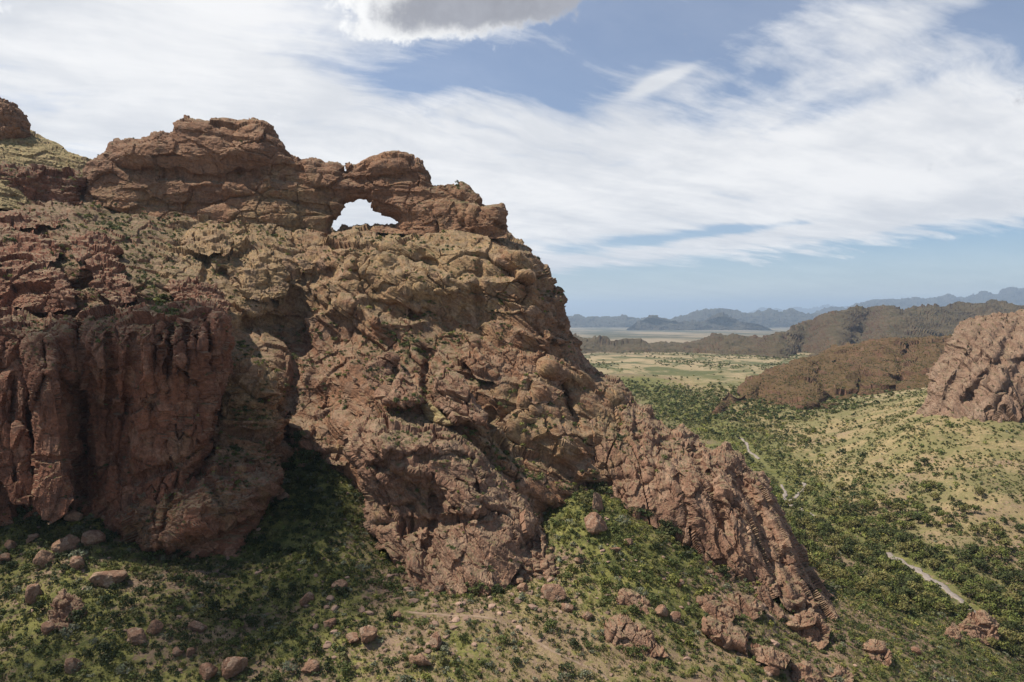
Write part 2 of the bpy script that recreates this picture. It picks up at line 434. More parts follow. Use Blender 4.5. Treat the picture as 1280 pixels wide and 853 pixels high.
ST_LUMP = dict(fr=FLAT, an=(1, 1.6, 1.6), cells=[(7, 1.4, 1.0), (2.8, .58, .6, (1, 1.3, 1.3)), (1.2, .22, .28, (1, 1.3, 1.3))], strata=[(3.0, .35), (1.2, .14)], lump=1.2, fine=.15)
ST_DIPB = dict(fr=DIP, an=(1, 2.0, 2.0), cells=[(6.5, 1.25, 1.0), (2.8, .48, .7, (1, 1.6, 1.6)), (1.1, .14, .25, (1, 1.4, 1.4))], strata=[(2.8, .50), (1.0, .20)], lump=.9, fine=.13, warp=.6)
ST_LEAN = dict(fr=LEAN, an=(1, 3.6, 2.0), cells=[(8, 1.4, 1.2), (3.2, .62, .7, (1, 2.2, 1.5)), (1.3, .22, .28, (1, 1.5, 1.3))], strata=[(4, .4), (1.5, .15)], lump=1.3, fine=.16, warp=.6)
ST_DOME = dict(fr=DOMEF, an=(1, 4.2, 2.2), cells=[(8, .95, .9), (3.2, .40, .5), (1.4, .14, .2)], strata=[(4, .5), (1.5, .2)], lump=1.5, fine=.15, s=1.7, warp=.6)
ST_HILL = dict(fr=FLAT, an=(1, 2.5, 2.5), cells=[(7, .5, .3), (2.6, .25, .2)], strata=[(5, .35)], lump=.8, fine=.2, s=4.5, erode=(15, 2.0))
ST_RANGE = dict(fr=FLAT, an=(1, 2.5, 2.5), cells=[(6, .4, .2)], strata=[(5, .35)], lump=.7, fine=.2, s=12, erode=(20, 2.2))
ST_FAR = dict(fr=FLAT, an=(1, 2.5, 2.5), cells=[(6, .3, .2)], lump=1.2, fine=.5, s=60, erode=(12, 1.1))
# ------------------------------------------------------------------ the rock formations, far to near
# far ranges
RANGES = [
 ([(900, 420), (940, 392), (954, 385), (975, 387), (994, 385), (1012, 386), (1035, 383), (1050, 386), (1075, 388), (1110, 390), (1160, 420)], 40000, 900),
 ([(990, 440), (1017, 391), (1044, 385), (1062, 382), (1085, 378.5), (1105, 377), (1126, 374), (1135, 372.6), (1155, 373), (1176, 370), (1198, 372), (1210, 369), (1221, 368), (1244, 367), (1262, 362.7), (1280, 361.7), (1330, 364), (1420, 372), (1420, 440)], 19000, 700),
 ([(640, 440), (680, 400), (709, 398), (727, 396), (745, 396.6), (781.6, 396.6), (800, 401), (827, 401), (854, 398), (872, 391), (890, 386), (901, 387), (913, 387.6), (926.5, 389), (945, 387.6), (972, 389), (990, 387.5), (1005, 390), (1030, 394), (1060, 440)], 15000, 600),
 ([(760, 430), (797, 402), (804, 399), (811, 393.5), (820, 394), (827, 399), (845, 400), (860, 403), (880, 402), (889, 395), (897, 391), (906, 391), (914, 395), (922, 402), (950, 406), (1000, 430)], 11000, 350),
]
for i, (ol, d, R) in enumerate(RANGES):
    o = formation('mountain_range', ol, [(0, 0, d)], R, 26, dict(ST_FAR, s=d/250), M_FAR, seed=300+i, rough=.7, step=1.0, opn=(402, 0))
    tag(o, kind='structure')
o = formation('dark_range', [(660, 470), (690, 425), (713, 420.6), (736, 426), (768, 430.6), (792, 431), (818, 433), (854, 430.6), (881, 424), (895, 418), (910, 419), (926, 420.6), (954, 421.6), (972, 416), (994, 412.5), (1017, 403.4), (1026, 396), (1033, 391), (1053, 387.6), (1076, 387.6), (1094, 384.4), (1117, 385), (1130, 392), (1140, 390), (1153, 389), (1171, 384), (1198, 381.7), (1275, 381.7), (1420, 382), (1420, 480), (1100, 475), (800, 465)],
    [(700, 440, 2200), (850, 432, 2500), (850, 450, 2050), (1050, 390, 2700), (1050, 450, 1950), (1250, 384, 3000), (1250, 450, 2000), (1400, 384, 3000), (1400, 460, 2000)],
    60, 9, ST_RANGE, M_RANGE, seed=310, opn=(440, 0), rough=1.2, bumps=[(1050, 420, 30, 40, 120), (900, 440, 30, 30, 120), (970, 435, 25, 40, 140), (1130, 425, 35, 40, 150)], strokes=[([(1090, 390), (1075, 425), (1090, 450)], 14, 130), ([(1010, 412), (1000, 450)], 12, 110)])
tag(o, kind='structure')
o = formation('brown_hill', [(860, 540), (881, 519), (900, 505), (917, 496), (949, 471), (965, 464), (981, 460), (1008, 449), (1020, 443), (1031, 442), (1062, 433), (1085, 431), (1108, 426), (1153, 422.5), (1185, 424), (1230, 430), (1300, 440), (1340, 540), (1150, 560), (1017, 560)],
    [(900, 519, 672), (881, 517, 690), (870, 545, 760), (920, 560, 760), (917, 496, 745), (950, 475, 830), (1030, 445, 950), (1150, 425, 980), (1280, 440, 900), (1017, 520, 655), (1017, 560, 760), (1150, 503, 672), (1150, 560, 760), (1300, 510, 640), (1300, 560, 760), (1060, 470, 840)],
    16, 9, ST_HILL, M_HILL, seed=320, opn=(500, 0), rough=1.5, terr=(22, 9, (.05, 0), .2), green0=.0, green=[(950, 512, .9, 35), (1060, 510, .9, 40), (1150, 500, .8, 40), (1010, 470, .6, 30), (1120, 445, .2, 40)], bumps=[(975, 500, 30, 30, 18), (1090, 480, 30, 40, 22), (1100, 466, 40, 5, 14)], strokes=[([(1020, 465), (1030, 500), (1000, 530)], 10, 20), ([(1130, 440), (1120, 500)], 9, 18), ([(950, 485), (940, 520)], 7, 12), ([(1075, 480), (1060, 520)], 7, 14)])
tag(o, kind='structure')

# right-hand dome
o = formation('rock_dome', [(1138, 545), (1147, 519), (1153, 507.6), (1158, 484), (1166.7, 458), (1172, 447), (1180, 440), (1187, 424), (1194, 412.5), (1203, 404), (1212, 399), (1226, 393), (1244, 391), (1262, 389.5), (1280, 387.6), (1330, 384), (1420, 420), (1420, 580), (1320, 562), (1280, 545), (1244, 548), (1219, 565), (1207, 540), (1195, 530), (1180, 535), (1165, 550)],
    [(1150, 520, 440), (1170, 460, 450), (1215, 545, 405), (1280, 540, 395), (1244, 395, 475), (1400, 400, 470), (1400, 560, 385), (1240, 470, 425)],
    26, 40, ST_DOME, M_DOME, seed=330, opn=(520, 0), tan0=.0, rough=1.6,
    strokes=[([(1232, 402), (1215, 440), (1190, 480), (1178, 510)], 6, 5), ([(1275, 400), (1250, 450), (1225, 480), (1208, 500)], 6, 5.5), ([(1262, 395), (1240, 430)], 4, 3), ([(1280, 450), (1250, 500), (1235, 540)], 5, 4), ([(1200, 430), (1180, 470)], 4, 2.5), ([(1195, 440), (1240, 455), (1280, 450)], 3, 2.5)], bumps=[(1175, 480, 14, 40, 5), (1250, 470, 16, 40, 5)])
tag(o, 'tall pinkish rock dome with leaning grooves above the right side of the valley', 'rock dome')

# ridge behind, upper left
o = formation('knobby_outcrop', [(-80, 105), (-20, 112), (0, 120.4), (10, 125), (24, 137), (30, 146), (34, 161), (30, 172), (10, 182), (-80, 190)], [(0, 150, 318)], 9, 22, ST_LUMP, M_ARCH, seed=340, rough=1.2)
tag(o, 'dark rounded rock knob crowning the gold grass slope at the far left skyline', 'rock outcrop')
o = formation('hillside', [(-160, 150), (-60, 158), (0, 160), (34, 162), (44, 167), (65, 176), (88, 189), (112, 197), (125, 205), (150, 235), (120, 262), (-160, 262)],
    [(0, 165, 325), (0, 240, 272), (-150, 165, 325), (-150, 240, 272), (110, 200, 322), (110, 250, 306), (60, 250, 290)], 7, 16, dict(ST_LUMP, lump=.8, cells=[(7, .5, .1), (2.8, .3, .1)]), M_GOLD, seed=341, opn=(240, 0), tan0=.8, rough=1.0)
tag(o, kind='structure')

# ---- the arch wall with its opening
HOLE = [(418, 287.5), (420, 279), (425, 274), (430.6, 268), (431, 261), (432, 257), (436, 254.5), (443, 253.5), (450, 252.5), (457.5, 253), (461, 255.4), (468, 258), (475, 262), (481, 264), (486, 266.5), (490, 270), (494, 274), (498, 278), (497, 279.5), (489, 280), (481, 281), (475, 280), (472, 278), (468, 278.5), (465, 281), (460, 283), (456, 284), (451, 282.5), (445, 281.5), (442, 278.5), (439, 281), (433, 279.5), (427.5, 279), (423, 282)]
SLIT = [(430, 214), (430.5, 210), (432, 207), (434, 207.5), (434, 212), (432.5, 214.5)]
ARCH = [(96, 262), (98, 235), (104, 214), (112, 206), (118, 204), (134, 197), (137, 190), (137, 180), (146, 176.5), (163, 173), (177, 170), (185, 168), (187, 163), (204, 161), (212, 162), (214, 153), (224, 149), (245, 147.6), (262, 150), (272, 154), (279, 153), (296, 154), (316, 151.7), (328, 155), (340, 163), (350, 173), (355, 183), (364, 192.5), (374, 200), (378, 203), (382, 198.6), (394, 198.6), (399, 201), (403, 204), (407, 206), (411, 203), (421, 204), (427, 206), (429, 207), (432, 205.5), (438, 206), (446, 205.5), (456, 201), (472, 198), (483, 197), (491, 194), (500, 197), (522, 199), (530, 203), (533.5, 211), (538, 219), (544.5, 228.5), (551, 225), (557, 228.5), (570, 233), (582.5, 238), (592, 246), (601.5, 253), (617, 254), (627, 257), (632, 265), (632.5, 277.6), (632, 288), (634, 297), (610, 298), (582, 297), (556, 294), (532, 294), (500, 292), (470, 292), (440, 292), (421, 293), (380, 291), (306, 284), (217, 283), (153, 281), (102, 276)]
ARCH_D = [(100, 240, 293), (200, 170, 296), (200, 270, 289), (300, 160, 293), (300, 275, 286), (400, 205, 287), (400, 285, 282), (470, 215, 280), (470, 285, 277), (530, 210, 276), (530, 285, 268), (600, 255, 268), (600, 295, 260), (632, 285, 258)]
o = formation('rock_arch', ARCH, ARCH_D, 6.5, 15, ST_ARCH, M_ARCH, seed=1, holes=[HOLE, SLIT], rough=1.3, opn=(256, .06),
    tan=[(200, 262, .75, 60), (340, 270, .8, 60), (400, 272, .7, 30), (190, 235, .45, 50), (580, 275, .35, 40), (250, 180, -.3, 80), (470, 230, -.1, 50)], tan0=.1,
    green=[(565, 240, .5, 22), (600, 255, .3, 14)],
    bumps=[(255, 185, 55, 22, 3.0), (320, 180, 40, 24, 3.0), (170, 190, 30, 12, 1.5), (330, 235, 75, 10, 2.2), (220, 240, 40, 10, .8), (470, 212, 40, 9, 1.4), (600, 272, 26, 16, 4.0), (545, 272, 18, 18, 3.0), (505, 272, 6, 14, 1.5), (380, 268, 45, 12, 1.8), (300, 268, 70, 9, 1.0)],
    strokes=[([(140, 204), (162, 213), (180, 214), (210, 218), (226, 216), (240, 223), (270, 224), (285, 224), (300, 215)], 4, 3.0), ([(300, 215), (330, 222), (370, 228), (415, 240)], 4, 1.6),
             ([(152, 272), (156, 262), (165, 253), (200, 255), (230, 258), (262, 259), (276, 255), (290, 247), (315, 245), (345, 248), (380, 256), (418, 262)], 2.6, 1.8),
             ([(103, 270), (102, 240), (106, 220)], 4, 4.0), ([(540, 262), (548, 280), (550, 296)], 3, 2.5), ([(572, 268), (578, 285)], 3, 2.5), ([(585, 262), (582, 290)], 3, 2.5), ([(520, 230), (545, 235), (575, 250), (600, 262)], 4, 1.8),
             ([(215, 163), (260, 168), (300, 175), (345, 180)], 3, 1.2), ([(440, 225), (480, 222), (520, 222)], 3, 1.2), ([(390, 203), (396, 220), (440, 222)], 3, 1.4)])
tag(o, 'natural rock arch, a brown cliff wall with a window of sky through it', 'rock arch')

o = formation('rock_band', [(-160, 205), (-60, 208), (0, 204), (25, 212), (50, 208), (75, 217), (98, 213), (112, 222), (106, 240), (104, 262), (85, 268), (60, 262), (30, 270), (0, 262), (-60, 268), (-160, 265)], [(-150, 210, 288), (0, 210, 286), (100, 220, 293), (-150, 262, 276), (0, 262, 274), (100, 262, 285)],
    5, 12, dict(ST_LUMP, cells=[(8, 2.0, 1.0), (3.2, .7, .6), (1.3, .25, .25)]), M_RED, seed=18, rough=2.0, terr=(9, 3, (0, 0), .2), opn=(256, 0), tan0=.1, green=[(20, 220, .6, 25), (90, 225, .5, 12)])
tag(o, 'stepped band of dark reddish blocks between the gold slope and the arch wall', 'rock outcrop')
o = formation('unseen_cliff_wall', [(-520, 230), (-400, 262), (-300, 300), (-200, 320), (-90, 338), (-20, 352), (-12, 420), (-16, 520), (-30, 640), (-150, 720), (-300, 800), (-520, 920)], [(-500, 240, 135), (-500, 800, 112), (-300, 310, 152), (-300, 760, 128), (-150, 350, 172), (-150, 650, 150), (-40, 360, 186), (-40, 620, 162)], 9, 30, ST_RED, M_RED, seed=19, step=3.0, rough=2, opn=(600, -.35))  # unseen continuation of the cliff, added to shade the lower left slope
tag(o, 'unseen red cliff wall, added past the left edge to shade the lower slope', 'cliff')

# ---- main ridge body
BODY = [(-170, 225), (0, 225), (60, 228), (100, 236), (112, 240), (160, 250), (217, 254), (306, 256), (385, 262), (408, 278), (421, 289), (440, 286), (470, 283), (496, 284), (510, 272), (530, 268), (580, 272), (618, 276), (633, 287), (638, 295), (652, 298), (665, 309), (674, 317), (681, 328), (685, 341), (690, 352), (692, 360), (700, 361), (704, 372), (706, 382), (711, 390), (711, 407), (715, 423), (722, 440), (734, 451), (754, 467), (777, 478), (800, 510), (812, 600), (800, 700), (720, 800), (420, 800), (-170, 760)]
BODY_D = [(-150, 230, 292), (0, 235, 288), (100, 250, 288), (200, 280, 283), (300, 283, 281), (420, 288, 275), (500, 285, 268), (580, 290, 262), (640, 300, 252), (680, 330, 247), (692, 365, 244), (705, 400, 240), (712, 420, 238), (740, 460, 234), (775, 480, 230), (800, 540, 216),
    (-150, 330, 222), (0, 330, 218), (100, 330, 220), (200, 335, 235), (280, 340, 248), (350, 330, 256), (450, 320, 256), (560, 320, 248), (620, 340, 240),
    (300, 400, 232), (360, 400, 244), (450, 400, 240), (540, 400, 238), (620, 400, 232), (670, 420, 230), (470, 430, 232), (560, 430, 228), (640, 450, 222), (700, 470, 224),
    (-150, 420, 200), (0, 420, 200), (100, 420, 200), (200, 420, 205), (330, 470, 210), (390, 480, 222), (440, 480, 212), (500, 480, 206), (560, 480, 205), (620, 500, 205), (690, 520, 208), (750, 540, 208),
    (400, 530, 206), (450, 545, 196), (540, 530, 195), (620, 550, 194), (690, 580, 193), (750, 600, 198), (330, 560, 196), (200, 520, 194), (0, 520, 192),
    (300, 640, 185), (400, 620, 193), (500, 640, 183), (600, 660, 178), (700, 660, 186), (780, 660, 196), (0, 640, 184), (150, 640, 184), (0, 750, 176), (300, 750, 172), (600, 760, 170), (700, 760, 172)]
o = formation('mountain', BODY, BODY_D, 26, 30, ST_BODY, M_BODY, seed=2, full=False, rough=1.5, pile=lambda q: 1-np.clip(sample_pts([(570, 350, .55, 50), (480, 345, .35, 40), (420, 480, .45, 40), (340, 340, .3, 30), (510, 480, .4, 50), (560, 440, .4, 60), (700, 560, .35, 60), (250, 340, .3, 40), (320, 400, .3, 40), (60, 300, .6, 110), (180, 330, .5, 60)], q, .1), 0, .6), terr=[(17, 6.0, (.12, .02), .35), (6.5, 1.6, (.16, .02), .1)],
    tan=[(260, 350, 1.0, 60), (340, 340, .9, 50), (480, 340, .9, 60), (570, 340, .95, 60), (640, 350, .6, 40), (420, 340, .5, 40), (640, 540, .6, 40), (680, 500, .5, 50), (740, 530, .6, 50), (330, 480, .7, 35), (520, 440, .2, 60), (60, 300, -.2, 90), (420, 480, .1, 50), (400, 510, .5, 25)], tan0=.15,
    green=[(150, 280, .9, 30), (220, 278, .5, 30), (190, 370, .6, 28), (190, 325, .5, 30), (300, 470, .6, 25), (500, 425, .6, 25), (580, 425, .5, 35), (510, 288, .5, 40), (640, 565, .5, 30), (560, 420, .4, 30), (20, 290, .4, 40), (80, 320, .4, 50), (300, 285, .4, 40)],
    strokes=[([(283, 340), (300, 365), (345, 372)], 5, 5), ([(368, 372), (372, 420), (375, 460), (362, 505), (358, 540)], 10, 5), ([(262, 320), (260, 350), (268, 380)], 4, 4), ([(298, 315), (296, 340)], 5, 4),
             ([(452, 300), (450, 340), (470, 365)], 5, 4), ([(480, 320), (510, 326), (545, 328)], 3.5, 4), ([(310, 405), (345, 400), (362, 408)], 6, 6), ([(380, 345), (420, 338), (450, 346)], 4, 2.5),
             ([(500, 330), (520, 360), (515, 395)], 4, 2.5), ([(600, 330), (598, 370), (600, 400)], 4, 2.0), ([(530, 440), (560, 470), (620, 470)], 8, 5), ([(645, 460), (700, 480), (720, 530)], 6, 4), ([(630, 460), (655, 452)], 5, 5), ([(700, 395), (690, 430), (706, 460)], 5, 3),
             ([(160, 300), (250, 305), (300, 298)], 4, 3), ([(195, 318), (235, 326), (262, 318)], 4, 2.5), ([(0, 262), (40, 258), (90, 262)], 5, 5), ([(0, 350), (90, 358), (150, 350)], 5, 4),
             ([(620, 540), (680, 570), (740, 610)], 8, 4), ([(533, 455), (533, 480), (536, 512)], 4, 4), ([(515, 448), (528, 460), (530, 480)], 4, 3), ([(640, 560), (610, 520)], 6, 4)],
    bumps=[(425, 470, 45, 28, 6), (445, 445, 40, 18, 5), (400, 500, 28, 22, -3), (430, 380, 40, 26, 3), (570, 355, 55, 32, 4), (650, 380, 25, 40, 3), (320, 345, 28, 30, 5), (230, 320, 40, 14, 4), (690, 440, 20, 30, 3), (480, 395, 16, 20, 3), (640, 490, 40, 24, 4), (700, 560, 50, 40, 3), (110, 300, 25, 20, 5), (150, 330, 25, 20, 5), (45, 300, 40, 12, 3), (60, 375, 40, 14, 4), (315, 385, 30, 16, 4)])
tag(o, kind='structure')

# ---- broken ledges standing out of the ridge
BT = TPS(np.array(BODY_D, float)[:, :2]/100, np.array(BODY_D, float)[:, 2])
def ledge(ol, off, mat, st, seed, label, name='rock_ledge', R=4, w=8, **k):
    a = np.array(ol, float); pts = np.vstack([a, a.mean(0)[None]]); d = BT(pts/100)-off-3.5; yt, yb = a[:, 1].min(), a[:, 1].max()
    d = d + (yb-pts[:, 1])/(yb-yt)*2.0
    o = formation(name, ol, [tuple(p)+(z,) for p, z in zip(pts, d)], R, w, st, mat, seed=seed, rough=1.6, opn=(yb-(yb-yt)*.3, 0), **k)
    tag(o, label, 'rock outcrop'); return o
ledge([(82, 306), (92, 298), (104, 295), (115, 291), (127, 295), (138, 302), (148, 311), (145, 324), (125, 328), (95, 326)], 7, M_RED, ST_LUMP, 20, 'rounded red mound of rock on the stepped slope below the arch wall')
ledge([(108, 334), (116, 325), (126, 319), (140, 325), (152, 337), (164, 350), (172, 368), (168, 378), (140, 382), (118, 366)], 7, M_RED, ST_LUMP, 21, 'blocky red buttress capped by a small balanced stone above the red cliff', 'rock_block')
ledge([(-30, 340), (0, 339), (20, 333), (40, 335), (60, 340), (78, 347), (94, 364), (92, 380), (60, 388), (0, 388), (-30, 386)], 6, M_RED, ST_LUMP, 22, 'long red ledge at the left edge, just above the red cliff')
ledge([(205, 360), (214, 352), (228, 350), (242, 350), (260, 356), (276, 366), (286, 384), (282, 402), (262, 400), (240, 388), (220, 376)], 12, M_RED, ST_LUMP, 23, 'smooth red rock shoulder at the top right corner of the red cliff', 'rock_shoulder')
ledge([(-30, 284), (0, 284), (25, 289), (45, 294), (60, 301), (76, 314), (70, 328), (38, 334), (0, 330), (-30, 330)], 5, M_RED, ST_LUMP, 24, 'stepped purple-red ledge at the left edge, midway up the slope')
ledge([(-30, 268), (10, 264), (50, 266), (84, 268), (92, 280), (70, 288), (20, 284), (-30, 286)], 4, M_RED, ST_LUMP, 25, 'narrow red ledge running in from the left edge, below the dark stepped band', R=3, w=7)
ledge([(572, 447), (585, 440), (604, 436), (640, 434), (668, 438), (692, 444), (711, 450), (716, 470), (700, 480), (664, 470), (624, 476), (592, 468)], 5, M_BODY, ST_DIPB, 26, 'overhanging brown ledge across the right of the central face')
ledge([(652, 472), (664, 463), (682, 460), (702, 468), (704, 492), (690, 502), (668, 504), (654, 492)], 6, M_PINK, ST_DIPB, 27, 'square pinkish block hanging below the overhanging brown ledge', 'rock_block')
ledge([(224, 300), (240, 292), (262, 288), (282, 290), (294, 300), (290, 314), (262, 320), (236, 314)], 4, M_BODY, ST_LUMP, 28, 'tan rounded ledge with scrub below the middle of the arch wall', tan0=.8)
ledge([(296, 352), (306, 334), (318, 322), (330, 308), (340, 312), (352, 326), (362, 345), (358, 368), (330, 376), (304, 370)], 5, M_BODY, ST_LUMP, 29, 'tan bulging rock face streaked dark, left of the deep central cleft', 'rock_bulge', tan0=.9)

# ---- right flank: leaning buttress wall
WALL = [(700, 430), (722, 440), (734, 451), (754, 467), (777, 478), (790.6, 494), (813, 510), (831, 526), (840.5, 532.5), (849.5, 528), (867.6, 539), (881, 551), (890, 556), (899, 551), (906, 548), (913, 552), (918, 560), (924, 562), (931, 571), (940, 590), (950, 593), (958, 601), (966, 618), (972, 632), (982, 648), (990, 664), (1000, 676), (1008, 687), (1012, 714), (1019, 727), (1026, 737), (1044, 757), (1058, 773), (1054, 784), (1030, 782), (1005, 776), (972, 752), (945, 740), (917, 728), (895, 717), (877, 703), (849, 681), (827, 667), (804, 654), (777, 642), (750, 628), (730, 612), (700, 570), (690, 500)]
WALL_D = [(722, 442, 240), (754, 468, 234), (790, 495, 228), (840, 534, 216), (900, 555, 206), (931, 573, 202), (958, 603, 196), (990, 665, 186), (1012, 715, 179), (1056, 775, 172), (1010, 772, 167), (945, 735, 168), (895, 710, 171), (850, 676, 176), (800, 648, 182), (750, 622, 190), (720, 590, 197), (700, 520, 212), (760, 540, 205), (830, 590, 191), (890, 640, 179), (950, 690, 172), (990, 730, 168)]
o = formation('rock_buttress', WALL, WALL_D, 10, 26, ST_LEAN, M_PINK, seed=3, opn=(209.45, 0.535), full=True, rough=1.6,
    tan=[(740, 540, .6, 40), (700, 500, .4, 30), (780, 560, .3, 40), (850, 560, .1, 30)], tan0=.05, green=[(770, 545, .3, 20), (830, 560, .3, 15), (730, 500, .3, 25)],
    strokes=[([(818, 585), (812, 610), (818, 640)], 3.5, 2.5), ([(838, 575), (850, 600), (862, 650), (880, 690)], 4, 3.1), ([(868, 560), (880, 590), (892, 620), (905, 660)], 4.5, 3.7), ([(885, 590), (898, 610), (902, 640), (912, 660)], 3, 2.5), ([(915, 590), (930, 610), (950, 650), (965, 700), (975, 745)], 6, 3.7), ([(930, 600), (960, 660), (990, 720), (1010, 765)], 5, 2.5), ([(760, 600), (790, 600), (815, 610)], 5, 1.2), ([(740, 470), (765, 510), (800, 560)], 5, 1.6), ([(875, 540), (868, 560)], 4, 2.5), ([(905, 560), (900, 580)], 3, 1.9), ([(975, 705), (1005, 700)], 4, 1.2), ([(770, 490), (800, 540), (840, 570)], 5, 1.2)],
    bumps=[(905, 610, 12, 34, 2.6), (868, 615, 11, 34, 2.6), (840, 620, 12, 30, 2.6), (790, 640, 10, 16, 3), (925, 680, 18, 40, 3), (845, 545, 14, 10, 3), (1000, 745, 20, 16, 3), (884, 600, 7, 30, 1.5)])
tag(o, 'long leaning buttress of pinkish ribs running down the right flank of the ridge', 'rock buttress')

# ---- left red cliff
o = formation('red_cliff', [(-160, 392), (0, 386), (40, 394), (60, 390), (95, 397), (125, 386), (150, 380), (185, 382), (212, 376), (232, 372), (255, 368), (272, 373), (281, 385), (287, 400), (290, 431), (287, 455), (282, 475), (277, 505), (272, 530), (268, 552), (258, 570), (240, 600), (200, 650), (100, 690), (-160, 690)],
    [(-150, 345, 205), (0, 350, 203), (150, 350, 198), (260, 370, 190), (-150, 410, 175), (0, 410, 172), (120, 405, 170), (200, 405, 168), (270, 410, 172), (288, 440, 178), (0, 500, 171), (120, 500, 172), (200, 500, 167), (270, 500, 174), (0, 650, 168), (120, 620, 169), (200, 600, 165), (250, 600, 168), (-150, 650, 168)],
    9, 20, ST_RED, M_RED, seed=4, opn=(600, 0), rough=1.6, tan0=.0, tan=[(170, 520, .3, 30), (230, 565, .5, 20)], green=[(60, 415, .5, 25), (200, 395, .5, 25), (120, 395, .4, 25), (60, 350, .4, 40), (170, 360, .4, 30)],
    strokes=[([(98, 410), (96, 470), (100, 540), (108, 610)], 9, 8), ([(205, 405), (198, 430), (190, 470), (200, 500)], 3.5, 3.5), ([(212, 405), (208, 450), (213, 500), (212, 550)], 3, 4), ([(232, 410), (236, 470), (230, 540)], 3.5, 3), ([(262, 400), (262, 450), (268, 500), (262, 550)], 4, 3.5), ([(165, 420), (160, 480), (150, 560), (150, 600)], 4, 2.5), ([(135, 420), (140, 480), (132, 560)], 4, 2.5), ([(0, 392), (60, 398), (100, 400)], 5, 3), ([(246, 420), (248, 470), (252, 540)], 3, 2.5), ([(270, 545), (235, 572), (170, 600)], 4, 2.5)],
    bumps=[(220, 450, 10, 40, 1.5), (180, 450, 14, 50, 2), (250, 450, 8, 60, 1.5), (275, 400, 12, 25, 2.5), (120, 480, 12, 60, 1.5), (30, 470, 40, 60, 3)])
tag(o, 'red cliff face of tall vertical ribs rising above the shaded gully on the left', 'cliff')
o = formation('rock_pillar', [(30, 430), (36, 421), (51, 417), (62, 420), (71, 431), (75, 446), (73, 470), (78, 500), (81, 525), (84, 548), (85, 570), (88, 600), (92, 625), (82, 642), (66, 654), (52, 645), (41, 632), (40, 590), (40, 530), (36, 480)], [(50, 420, 162), (55, 500, 156), (60, 640, 153)], 5, 12, ST_PILLAR, M_RED, seed=5, opn=(615, 0), rough=1.4, green=[(50, 436, .6, 14)], strokes=[([(56, 470), (48, 490), (42, 520)], 3, 2.5), ([(55, 425), (58, 460)], 2.5, 2.0), ([(40, 572), (62, 575), (85, 572)], 2, 1.5)])
tag(o, 'tall reddish pillar with a knobbly stepped top, standing free before the red cliff', 'rock pillar')
o = formation('rock_pillar', [(-40, 480), (0, 470), (12, 455), (24, 445), (33, 455), (38, 480), (36, 520), (40, 560), (39, 600), (40, 630), (17, 630), (0, 600), (-40, 610)], [(0, 470, 165), (10, 600, 160)], 4, 10, ST_PILLAR, M_RED, seed=6, opn=(590, 0), rough=1.4, strokes=[([(18, 470), (14, 540), (20, 600)], 3, 2.5)])
tag(o, 'lower red pillar at the left edge of the photo, beside the stepped one', 'rock pillar')
# ledge rock under the cliff, with its undercut
o = formation('rock_recess', [(235, 660), (250, 620), (300, 590), (335, 600), (334, 640), (322, 660), (300, 690), (292, 715), (262, 722), (225, 715), (215, 700)], [(300, 620, 174), (250, 700, 161), (320, 640, 170), (290, 700, 162)], 4, 14, dict(ST_LUMP, cells=[(6, .7, .3), (2.5, .3, .2)]), M_RED, seed=7, opn=(690, 0), tan0=.3, rough=1.3)
tag(o, 'smooth reddish rock face recessed under the overhanging ledge', 'rock face')
o = formation('rib_rock', [(270, 470), (285, 442), (300, 448), (318, 455), (330, 463), (345, 468), (350, 480), (349, 500), (356, 525), (357, 545), (345, 560), (352, 590), (348, 615), (326, 625), (300, 640), (270, 630), (258, 580)], [(300, 450, 190), (330, 470, 188), (345, 540, 184), (300, 560, 180), (340, 600, 176), (280, 610, 174), (280, 500, 186)], 7, 14, ST_LUMP, M_BODY, seed=8, opn=(600, 0), rough=1.6, tan=[(310, 480, .7, 30), (340, 500, .6, 20)], tan0=.3, green=[(300, 500, .6, 25), (310, 540, .7, 25), (300, 580, .5, 25)], strokes=[([(285, 470), (310, 490), (330, 500)], 4, 2.5), ([(290, 540), (320, 545), (350, 540)], 4, 2)])
o.name = 'rock_rib'
tag(o, 'tan and mossy rib of rock between the red cliff and the dark gully', 'rock outcrop')
o = formation('rock_ledge', [(141, 650), (150, 632), (165, 620), (181, 612), (205, 602), (235, 595), (258, 578), (271, 563), (279, 582), (300, 575), (325, 585), (345, 590), (354, 597), (350, 612), (330, 628), (316, 640), (296, 650), (275, 660), (255, 670), (232, 688), (214, 697), (198, 702), (180, 699), (170, 688), (158, 668), (150, 660)],
    [(150, 640, 160), (180, 690, 155), (215, 690, 154), (250, 650, 157), (300, 620, 163), (345, 600, 169), (270, 575, 170), (220, 610, 164)], 8, 22, ST_LUMP, M_RED, seed=9, rough=1.5, tan0=.35, tan=[(190, 630, .5, 30), (300, 600, .5, 30)], green=[(220, 615, .5, 30), (190, 640, .4, 20)],
    strokes=[([(215, 620), (205, 660), (200, 695)], 4, 2), ([(260, 600), (275, 630), (290, 650)], 4, 2), ([(182, 630), (172, 670)], 3, 1.5)], bumps=[(235, 650, 20, 20, 2)])
tag(o, 'bulging overhung rock ledge at the foot of the red cliff', 'rock ledge')

